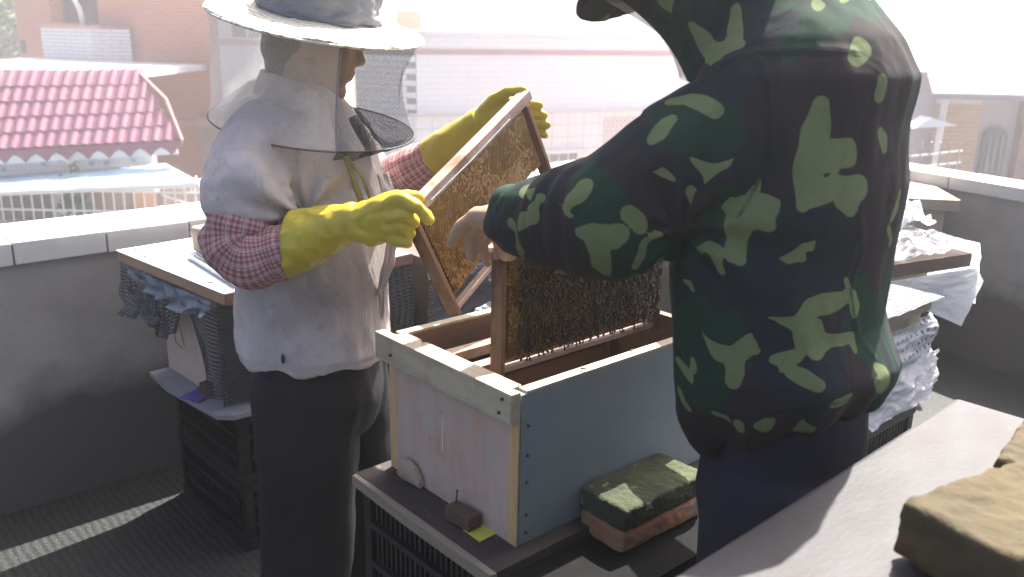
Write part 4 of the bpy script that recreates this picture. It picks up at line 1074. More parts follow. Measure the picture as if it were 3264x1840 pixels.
def head_shapes(b, Hm, neck):
    p = lambda *a: Hm @ V(a)
    R3 = Hm.to_3x3()
    b.ell(p(-0.012, 0, 0.035), (0.098, 0.077, 0.088), R3)
    b.ell(p(0.030, 0, -0.026), (0.066, 0.060, 0.078), R3)
    b.cap(p(0.064, 0, -0.090), p(0.066, 0, -0.094), 0.021)
    for s in (-1, 1):
        b.cap(p(-0.002, s * 0.050, -0.050), p(0.055, s * 0.020, -0.088), 0.020, 0.018)
        b.ell(p(0.056, s * 0.040, -0.014), (0.028, 0.022, 0.026), R3)
        b.ell(p(-0.006, s * 0.079, -0.006), (0.019, 0.007, 0.031), R3 @ Matrix.Rotation(-0.2, 3, 'Y'))
        b.ell(p(0.003, s * 0.076, -0.012), (0.010, 0.008, 0.014), R3)
        b.ell(p(0.074, s * 0.030, 0.012), (0.012, 0.014, 0.009), R3)
    b.ell(p(0.078, 0, 0.032), (0.017, 0.050, 0.010), R3)
    b.cap(p(0.088, 0, 0.020), p(0.104, 0, -0.018), 0.0075, 0.0125)
    for s in (-1, 1): b.cap(p(0.093, s * 0.011, -0.024), p(0.097, s * 0.011, -0.024), 0.0085)
    b.ell(p(0.087, 0, -0.047), (0.012, 0.022, 0.0065), R3)
    b.ell(p(0.084, 0, -0.060), (0.012, 0.019, 0.0065), R3)
    b.cap(p(-0.02, 0, -0.05), neck, 0.054, 0.060)

def shoe(b, p, d):
    p, d = V(p), V(d).normalized()
    b.cap(p + V((0, 0, 0.10)), p + V((0, 0, 0.06)), 0.05, 0.048)
    b.cap(p - d * 0.05 + V((0, 0, 0.035)), p + d * 0.13 + V((0, 0, 0.032)), 0.034, 0.030)

# ------------------------------------------------------------------ person in white jacket, straw hat and veil
fa = R(9)
H1 = Matrix.Translation((-0.439, 1.975, 1.468)) @ Matrix.Rotation(fa, 4, 'Z') @ Matrix.Rotation(R(12), 4, 'Y')
b = MB()
head_shapes(b, H1, V((-0.475, 1.985, 1.31)))
b.loft([((-0.462, 1.985, 0.78), (0.12, 0, 0), (0, 0.15, 0)), ((-0.462, 1.985, 1.05), (0.115, 0, 0), (0, 0.15, 0)), ((-0.465, 1.985, 1.25), (0.10, 0, 0), (0, 0.17, 0)), ((-0.475, 1.985, 1.34), (0.05, 0, 0), (0, 0.07, 0))], 20)
for pts, rr in (([(-0.52, 1.84, 1.285), (-0.55, 1.722, 1.062), (-0.30, 1.64, 1.146)], [.045, .038, .024]), ([(-0.45, 2.14, 1.28), (-0.36, 2.2, 1.10), (-0.09, 2.05, 1.29)], [.045, .038, .024]),
                ([(-0.47, 1.90, 0.80), (-0.48, 1.89, 0.45), (-0.50, 1.89, 0.09)], [.075, .052, .04]), ([(-0.45, 2.07, 0.80), (-0.43, 2.07, 0.45), (-0.42, 2.07, 0.09)], [.075, .052, .04]), ([(-0.30, 1.64, 1.146), (-0.24, 1.605, 1.16)], [.022, .018]), ([(-0.09, 2.05, 1.29), (-0.03, 2.02, 1.33)], [.022, .018])):
    b.path([V(p) for p in pts], rr, 10)
man1 = blob('person', b, M['skin'], None, 0.0052, 3)
tag(man1, 'person in white jacket, straw hat and veil holding a comb frame', 'person')
# hair
p = lambda *a: H1 @ V(a)
R3 = H1.to_3x3()
b = MB(); b.ell(p(-0.040, 0, 0.040), (0.084, 0.083, 0.090), R3); b.ell(p(-0.066, 0, -0.022), (0.044, 0.066, 0.055), R3); b.ell(p(-0.066, 0, -0.055), (0.030, 0.054, 0.045), R3)
for s in (-1, 1): b.ell(p(0.022, s * 0.066, 0.040), (0.026, 0.012, 0.034), R3)
b.ell(p(0.0, 0, 0.06), (0.092, 0.080, 0.072), R3)
blob('hair', b, M['hair'], man1, 0.0045, 2, lambda c: 0.002 * noise.noise(V((c.x * 160, c.y * 160, c.z * 40))))
# eyes
for s in (-1, 1):
    MB().ell(p(0.081, s * 0.030, 0.012), (0.0085, 0.0115, 0.006), R3, 12).build('eye', simple('eye_white', (0.5, 0.47, 0.45), None, 0.2, 3, bump=0), man1, True)
    MB().ell(p(0.085, s * 0.030, 0.024), (0.006, 0.018, 0.003), R3, 10).build('eyebrow', M['hair'], man1, True)

# jacket
b = MB()
sec = [(0.770, -0.462, 1.972, 0.166, 0.203), (0.795, -0.462, 1.972, 0.169, 0.205), (0.88, -0.464, 1.975, 0.167, 0.203), (1.0, -0.458, 1.98, 0.162, 0.200), (1.14, -0.452, 1.983, 0.156, 0.200), (1.24, -0.462, 1.985, 0.138, 0.195), (1.315, -0.474, 1.985, 0.104, 0.165), (1.35, -0.48, 1.985, 0.082, 0.11), (1.372, -0.482, 1.985, 0.075, 0.08)]
b.loft([((x, y, z), (dx, dx * 0.10, 0), (-dy * 0.10, dy, 0)) for z, x, y, dx, dy in sec], 32, 2.5)
b.path([(-0.515, 1.845, 1.275), (-0.537, 1.79, 1.225), (-0.533, 1.745, 1.185)], [0.076, 0.084, 0.084], 16)
b.path([(-0.545, 1.745, 1.18), (-0.548, 1.74, 1.165)], [0.078, 0.074], 16)
b.cap((-0.49, 1.742, 1.172), (-0.475, 1.745, 1.165), 0.040, 0.036, 12)
b.path([(-0.45, 2.13, 1.265), (-0.40, 2.18, 1.19), (-0.36, 2.19, 1.13)], [0.070, 0.066, 0.060], 16)
def d1(c):
    k = 0.009 * fold_noise(c, 3, 7, 7, 3.2) + 0.0065 * ridge(c, 8, 13, 13, 5) + 0.0012 * fold_noise(c, 2, 40, 40, 26)
    if c.z > 1.12 and c.y < 1.86:                                 # sleeve folds fan out of the armpit
        a = math.atan2(c.z - 1.13, c.x + 0.43)
        r_ = math.hypot(c.z - 1.13, c.x + 0.43)
        k += 0.011 * math.sin(a * 9.0 + 1.5 * noise.noise(c * 8)) * max(0, 1 - r_ / 0.26)
    if c.z < 0.95: k += 0.008 * math.sin(c.x * 42 + c.z * 9 + 2 * noise.noise(c * 6)) * (0.95 - c.z) / 0.18 * (1 if c.x < -0.42 else 0.4)
    if c.z < 0.792: k -= 0.003
    return k
jk = blob('jacket', b, M['cotton'], man1, 0.006, 3, d1)
# collar
me = grid_mesh('collar', lambda u, v_: V((-0.487 + (0.070 + 0.020 * v_) * math.cos(u * 6.283), 1.985 + (0.078 + 0.022 * v_) * math.sin(u * 6.283), 1.395 - 0.045 * v_ + 0.012 * math.cos(u * 6.283) * -1 + 0.004 * noise.noise(V((u * 8, v_ * 3, 1))))), 40, 6, close_u=True, thick=0.004)
link('collar', me, M['cotton'], jk)
# front edge flap of the open jacket, with plastic-like sheen, and the strap showing in the gap
def flap1(u, v_):
    z = 1.20 - 0.40 * v_
    x = -0.292 + 0.020 * math.sin(v_ * 5.5) + u * (0.018 + 0.008 * noise.noise(V((v_ * 7, 0, 3)))) + 0.006 * noise.noise(V((v_ * 12, u * 2, 8)))
    y = 1.865 + u * 0.035 + 0.012 * noise.noise(V((v_ * 6, u * 3, 2)))
    return V((x, y, z))
link('front_flap', grid_mesh('front_flap', flap1, 8, 60, thick=0.003), M['cotton'], jk)
link('front_flap', grid_mesh('front_flap', lambda u, v_: flap1(u, v_) + V((-0.052 - 0.01 * math.sin(v_ * 4), -0.035, 0.01)) if True else None, 6, 60, thick=0.003), M['cotton'], jk)
b = MB(); b.path([(-0.345, 1.800, 1.245), (-0.330, 1.790, 1.205), (-0.318, 1.79, 1.165), (-0.31, 1.80, 1.13)], [.007, .006, .007, .005], 8); b.path([(-0.335, 1.795, 1.235), (-0.31, 1.79, 1.205), (-0.298, 1.80, 1.16)], [.004, .0035, .004], 8); b.build('strap', M['olive'], jk, True)
b = MB(); b.ell((-0.488, 1.762, 0.815), (0.004, 0.004, 0.012)); b.build('button', M['dark_metal'], jk, True)

# checked sleeves
wrk = lambda u, v_, c: 0.007 * math.sin(v_ * 34 + 3 * noise.noise(c * 14) + 1.3 * math.sin(u * 6.28)) * (0.4 + noise.noise(c * 9 + V((0, 0, 5)))) + 0.005 * noise.noise(c * 26)
sleeve('checked_sleeve', [(-0.535, 1.765, 1.175), (-0.540, 1.735, 1.145), (-0.550, 1.715, 1.085), (-0.520, 1.700, 1.055), (-0.465, 1.695, 1.068), (-0.40, 1.682, 1.095)], [0.056, 0.068, 0.070, 0.065, 0.055, 0.034], M['check'], man1, 110, 64, wrk)
sleeve('checked_sleeve', [(-0.40, 2.175, 1.17), (-0.355, 2.19, 1.125), (-0.31, 2.175, 1.128), (-0.25, 2.145, 1.165), (-0.16, 2.10, 1.225)], [0.062, 0.068, 0.066, 0.058, 0.044], M['check'], man1, 90, 56, wrk)

# gloves
def tubes(b, lst):
    for pts, rr in lst: b.path([V(q) for q in pts], rr, 10)
b = MB()
ax = (V((-0.300, 1.640, 1.146)) - V((-0.437, 1.700, 1.083))).normalized()
gl = [(-0.446, 1.700, 1.080, .066, 0.10), (-0.440, 1.699, 1.083, .066, 0.12), (-0.405, 1.686, 1.098, .059, 0.2), (-0.36, 1.667, 1.121, .047, 0.35), (-0.318, 1.648, 1.140, .036, 0.5), (-0.292, 1.637, 1.150, .033, 0.5)]
b.loft([((x, y, z), V((tl * 0.5 - 0.05, 1, 0)).normalized() * r_ * 0.95, V((0.10 - tl, 0, 1)).normalized() * r_) for x, y, z, r_, tl in gl], 24)
WR1 = (-0.296, 1.640, 1.148)
tubes(b, [([WR1, (-0.232, 1.598, 1.186)], [.030, .020]), ([WR1, (-0.228, 1.594, 1.168)], [.028, .019]), ([WR1, (-0.232, 1.600, 1.148)], [.028, .019]), ([WR1, (-0.242, 1.610, 1.130)], [.028, .018]),
          ([(-0.292, 1.636, 1.135), (-0.262, 1.622, 1.126)], [.029, .024]),
          ([(-0.232, 1.596, 1.188), (-0.203, 1.578, 1.200), (-0.174, 1.570, 1.189), (-0.152, 1.570, 1.166)], [.0155, .0128, .0118, .0095]),
          ([(-0.226, 1.592, 1.171), (-0.196, 1.577, 1.172), (-0.184, 1.588, 1.158), (-0.198, 1.602, 1.150)], [.0145, .0125, .0115, .010]),
          ([(-0.229, 1.596, 1.150), (-0.200, 1.582, 1.148), (-0.190, 1.594, 1.135), (-0.204, 1.606, 1.130)], [.014, .012, .011, .010]),
          ([(-0.240, 1.607, 1.131), (-0.215, 1.595, 1.122), (-0.196, 1.592, 1.118)], [.0135, .0115, .0095]),
          ([(-0.275, 1.640, 1.165), (-0.240, 1.652, 1.186), (-0.205, 1.650, 1.196), (-0.180, 1.642, 1.192)], [.018, .0145, .0125, .0105])])
blob('rubber_glove', b, M['glove'], man1, 0.0032, 3, lambda c: 0.0030 * ridge(c, 4, 34, 34, 26) + (0.0022 * noise.noise(c * 50)))
b = MB()
ax = (V((-0.09, 2.05, 1.29)) - V((-0.19, 2.112, 1.205))).normalized(); u_, w_ = b.frame(ax)
gl = [(-0.192, 2.113, 1.203, .050), (-0.165, 2.097, 1.226, .047), (-0.130, 2.076, 1.256, .040), (-0.095, 2.053, 1.286, .033), (-0.075, 2.042, 1.302, .032)]
b.loft([((x, y, z), u_ * r_, w_ * r_) for x, y, z, r_ in gl], 24)
WR2 = (-0.085, 2.047, 1.295)
tubes(b, [([WR2, (-0.012, 2.012, 1.340)], [.030, .018]), ([WR2, (-0.010, 2.016, 1.322)], [.029, .018]), ([WR2, (-0.012, 2.020, 1.302)], [.028, .017]), ([WR2, (-0.018, 2.022, 1.285)], [.028, .016]),
          ([(-0.015, 2.010, 1.342), (0.020, 2.000, 1.345), (0.052, 1.995, 1.341)], [.0125, .0115, .0095]),
          ([(-0.012, 2.014, 1.323), (0.028, 2.005, 1.325), (0.062, 1.998, 1.320)], [.013, .012, .010]),
          ([(-0.012, 2.018, 1.303), (0.030, 2.010, 1.303), (0.071, 2.000, 1.297)], [.013, .0115, .010]),
          ([(-0.016, 2.020, 1.285), (0.028, 2.012, 1.280), (0.066, 2.002, 1.275)], [.012, .0105, .009]),
          ([(-0.078, 2.040, 1.312), (-0.050, 2.012, 1.348), (-0.016, 1.985, 1.370), (0.016, 1.968, 1.374)], [.018, .0145, .0125, .010])])
blob('rubber_glove', b, M['glove'], man1, 0.0034, 3, lambda c: 0.0018 * ridge(c, 6, 26, 26, 26))

# trousers and boots
b = MB()
b.loft([((-0.462, 1.975, 0.80), (0.140, 0, 0), (0, 0.17, 0)), ((-0.462, 1.975, 0.66), (0.150, 0, 0), (0, 0.18, 0)), ((-0.462, 1.975, 0.58), (0.135, 0, 0), (0, 0.17, 0))], 24, 2.4)
b.loft([((-0.470, 1.885, 0.74), (0.125, 0, 0), (0, 0.095, 0)), ((-0.478, 1.885, 0.50), (0.122, 0, 0), (0, 0.095, 0)), ((-0.49, 1.885, 0.25), (0.110, 0, 0), (0, 0.088, 0)), ((-0.50, 1.885, 0.07), (0.104, 0, 0), (0, 0.082, 0))], 24, 2.3)
b.loft([((-0.440, 2.075, 0.74), (0.125, 0, 0), (0, 0.095, 0)), ((-0.415, 2.075, 0.50), (0.115, 0, 0), (0, 0.095, 0)), ((-0.405, 2.075, 0.25), (0.105, 0, 0), (0, 0.088, 0)), ((-0.41, 2.075, 0.07), (0.100, 0, 0), (0, 0.082, 0))], 24, 2.3)
blob('trousers', b, M['trousers'], man1, 0.008, 3, lambda c: 0.009 * ridge(c, 5, 9, 9, 3.0) - 0.004 + 0.005 * fold_noise(c, 1, 6, 6, 14))
for q in ((-0.50, 1.885, 0.0), (-0.41, 2.075, 0.0)):
    b = MB(); shoe(b, q, (1, 0.15, 0)); blob('boot', b, M['shoe'], man1, 0.006, 3)

# straw hat, crown cloth and veil
hn = V((0.177, -0.135, 1)).normalized(); hx = (V((1, 0, 0)) - hn * hn.x).normalized(); hy = hn.cross(hx)
hat = empty('straw_hat', V((-0.430, 1.972, 1.512)), 0)
hat.matrix_world = Matrix(((hx.x, hy.x, hn.x, -0.430), (hx.y, hy.y, hn.y, 1.972), (hx.z, hy.z, hn.z, 1.512), (0, 0, 0, 1)))
HATM = hat.matrix_world.copy()
hat.parent = man1
def brim(u, v_):
    a = u * 2 * math.pi; r_ = 0.085 + (0.229 - 0.085) * v_ + 0.004 * noise.noise(V((math.cos(a) * 3, math.sin(a) * 3, 2)))
    return V((r_ * math.cos(a), r_ * math.sin(a), 0.016 - 0.020 * v_ ** 1.5 + 0.006 * v_ * noise.noise(V((math.cos(a) * 2, math.sin(a) * 2, 7))) + 0.0015 * noise.noise(V((a * 18, v_ * 22, 1)))))
link('brim', grid_mesh('brim', brim, 120, 16, close_u=True, thick=0.005), M['straw'], hat)
def crown(u, v_):
    a = u * 2 * math.pi
    prof = [(0.124, 0.010), (0.127, 0.022), (0.122, 0.045), (0.114, 0.08), (0.098, 0.112), (0.06, 0.128), (0.001, 0.132)]
    k = v_ * (len(prof) - 1); i = min(int(k), len(prof) - 2); f = k - i
    r_ = prof[i][0] + (prof[i + 1][0] - prof[i][0]) * f; z = prof[i][1] + (prof[i + 1][1] - prof[i][1]) * f
    c = V((math.cos(a) * 2.2, math.sin(a) * 2.2, v_ * 5))
    k2 = 0.012 * noise.noise(c) + 0.007 * (1 - 2 * abs(noise.noise(c * 1.9 + V((3, 0, 0)))))
    return V(((r_ * 1.02 + k2 * min(1, r_ * 20)) * math.cos(a), (r_ * 0.92 + k2 * min(1, r_ * 20)) * math.sin(a), z + 0.3 * k2))
link('crown_cloth', grid_mesh('crown_cloth', crown, 90, 40, close_u=True, thick=0.003), M['grey_cloth'], hat)
# veil: hangs from the brim to a wire ring, rear part pale tulle, front part black mesh
rc = V((-0.447, 1.972, 1.293)); rn = V((0.128, -0.115, 1)).normalized(); rx = (V((1, 0, 0)) - rn * rn.x).normalized(); ry = rn.cross(rx)
def hat_pt(a, r_, z): return HATM @ V((r_ * math.cos(a), r_ * math.sin(a), z))
def ring_pt(a, r_, z=0.0): return rc + rx * (r_ * math.cos(a)) + ry * (r_ * math.sin(a)) + rn * z
def veil_surf(a0, a1):
    def f(u, v_):
        a = a0 + (a1 - a0) * u
        top, bot = hat_pt(a, 0.222, -0.006), ring_pt(a, 0.222)
        mid = (top + bot) / 2
        p = top + (bot - top) * v_
        ctr = V((-0.44, 1.972, p.z))
        ins = math.sin(v_ * math.pi) * (0.020 + 0.012 * math.cos(a) + 0.008 * math.sin(a * 7 + v_ * 2)) + 0.005 * noise.noise(V((math.cos(a) * 5, math.sin(a) * 5, v_ * 3))) * math.sin(v_ * math.pi)
        return p + (ctr - p).normalized() * ins
    return f
aS, aE = R(-66), R(75)                                        # front opening of black mesh around the face
link('front_mesh', grid_mesh('front_mesh', veil_surf(aS, aE), 50, 24, uv=(0.5, 0.23)), M['mesh_black'], hat).matrix_parent_inverse = HATM.inverted()
link('rear_tulle', grid_mesh('rear_tulle', veil_surf(aE, aS + 2 * math.pi), 70, 24, uv=(0.85, 0.23)), M['tulle'], hat).matrix_parent_inverse = HATM.inverted()
def skirt(a0, a1, deep):
    def f(u, v_):
        a = a0 + (a1 - a0) * u
        r_ = 0.222 - 0.125 * v_
        z = deep * math.sin(min(1, v_ * 1.25) * math.pi * 0.75) * (1 + 0.3 * math.sin(a * 5)) + 0.055 * v_ ** 2 + 0.005 * math.sin(a * 17 + 2 * v_) * math.sin(v_ * math.pi)
        q = V((math.cos(a) * 6, math.sin(a) * 6, v_ * 2))
        return ring_pt(a, r_, z + 0.014 * noise.noise(q) * math.sin(v_ * math.pi))
    return f
link('rear_skirt', grid_mesh('rear_skirt', skirt(aE, aS + 2 * math.pi, 0.035), 90, 20, uv=(0.8, 0.13)), M['tulle_dense'], hat).matrix_parent_inverse = HATM.inverted()
link('front_skirt', grid_mesh('front_skirt', skirt(aS, aE, -0.034), 60, 20, uv=(0.5, 0.13)), M['mesh_black_dense'], hat).matrix_parent_inverse = HATM.inverted()
def gather(u, v_):                                           # tulle bunched on the rear shoulder inside the ring
    a = R(110) + R(175) * u
    r_ = 0.19 - 0.10 * v_
    return ring_pt(a, r_, 0.005 + 0.085 * v_ ** 0.8 + 0.020 * math.sin(a * 6 + v_ * 4) * math.sin(v_ * 3.1) + 0.012 * noise.noise(V((a * 3, v_ * 4, 2))))
link('gathered_tulle', grid_mesh('gathered_tulle', gather, 70, 20, uv=(0.5, 0.15)), M['tulle_dense'], hat).matrix_parent_inverse = HATM.inverted()
for a0, a1, m_ in ((aS, aE, M['wire_black']), (aE, aS + 2 * math.pi, M['wire'])):
    n = 40
    b = MB(); b.tube([ring_pt(a0 + (a1 - a0) * i / n, 0.223) for i in range(n + 1)], 0.0022, 6)
    b.build('ring_wire', m_, hat, True).matrix_parent_inverse = HATM.inverted()
for a_ in (aS, aE):
    f = veil_surf(a_, a_ + 0.001)
    b = MB(); b.tube([f(0, i / 24) for i in range(25)], 0.0024, 6); b.build('seam', M['tulle_dense'] if a_ == aE else M['grey_cloth'], hat, True).matrix_parent_inverse = HATM.inverted()
b = MB(); b.tube([hat_pt(i / 60 * 2 * math.pi, 0.2305, -0.004) for i in range(61)], 0.0028, 6); b.build('brim_binding', M['straw'], hat, True).matrix_parent_inverse = HATM.inverted()

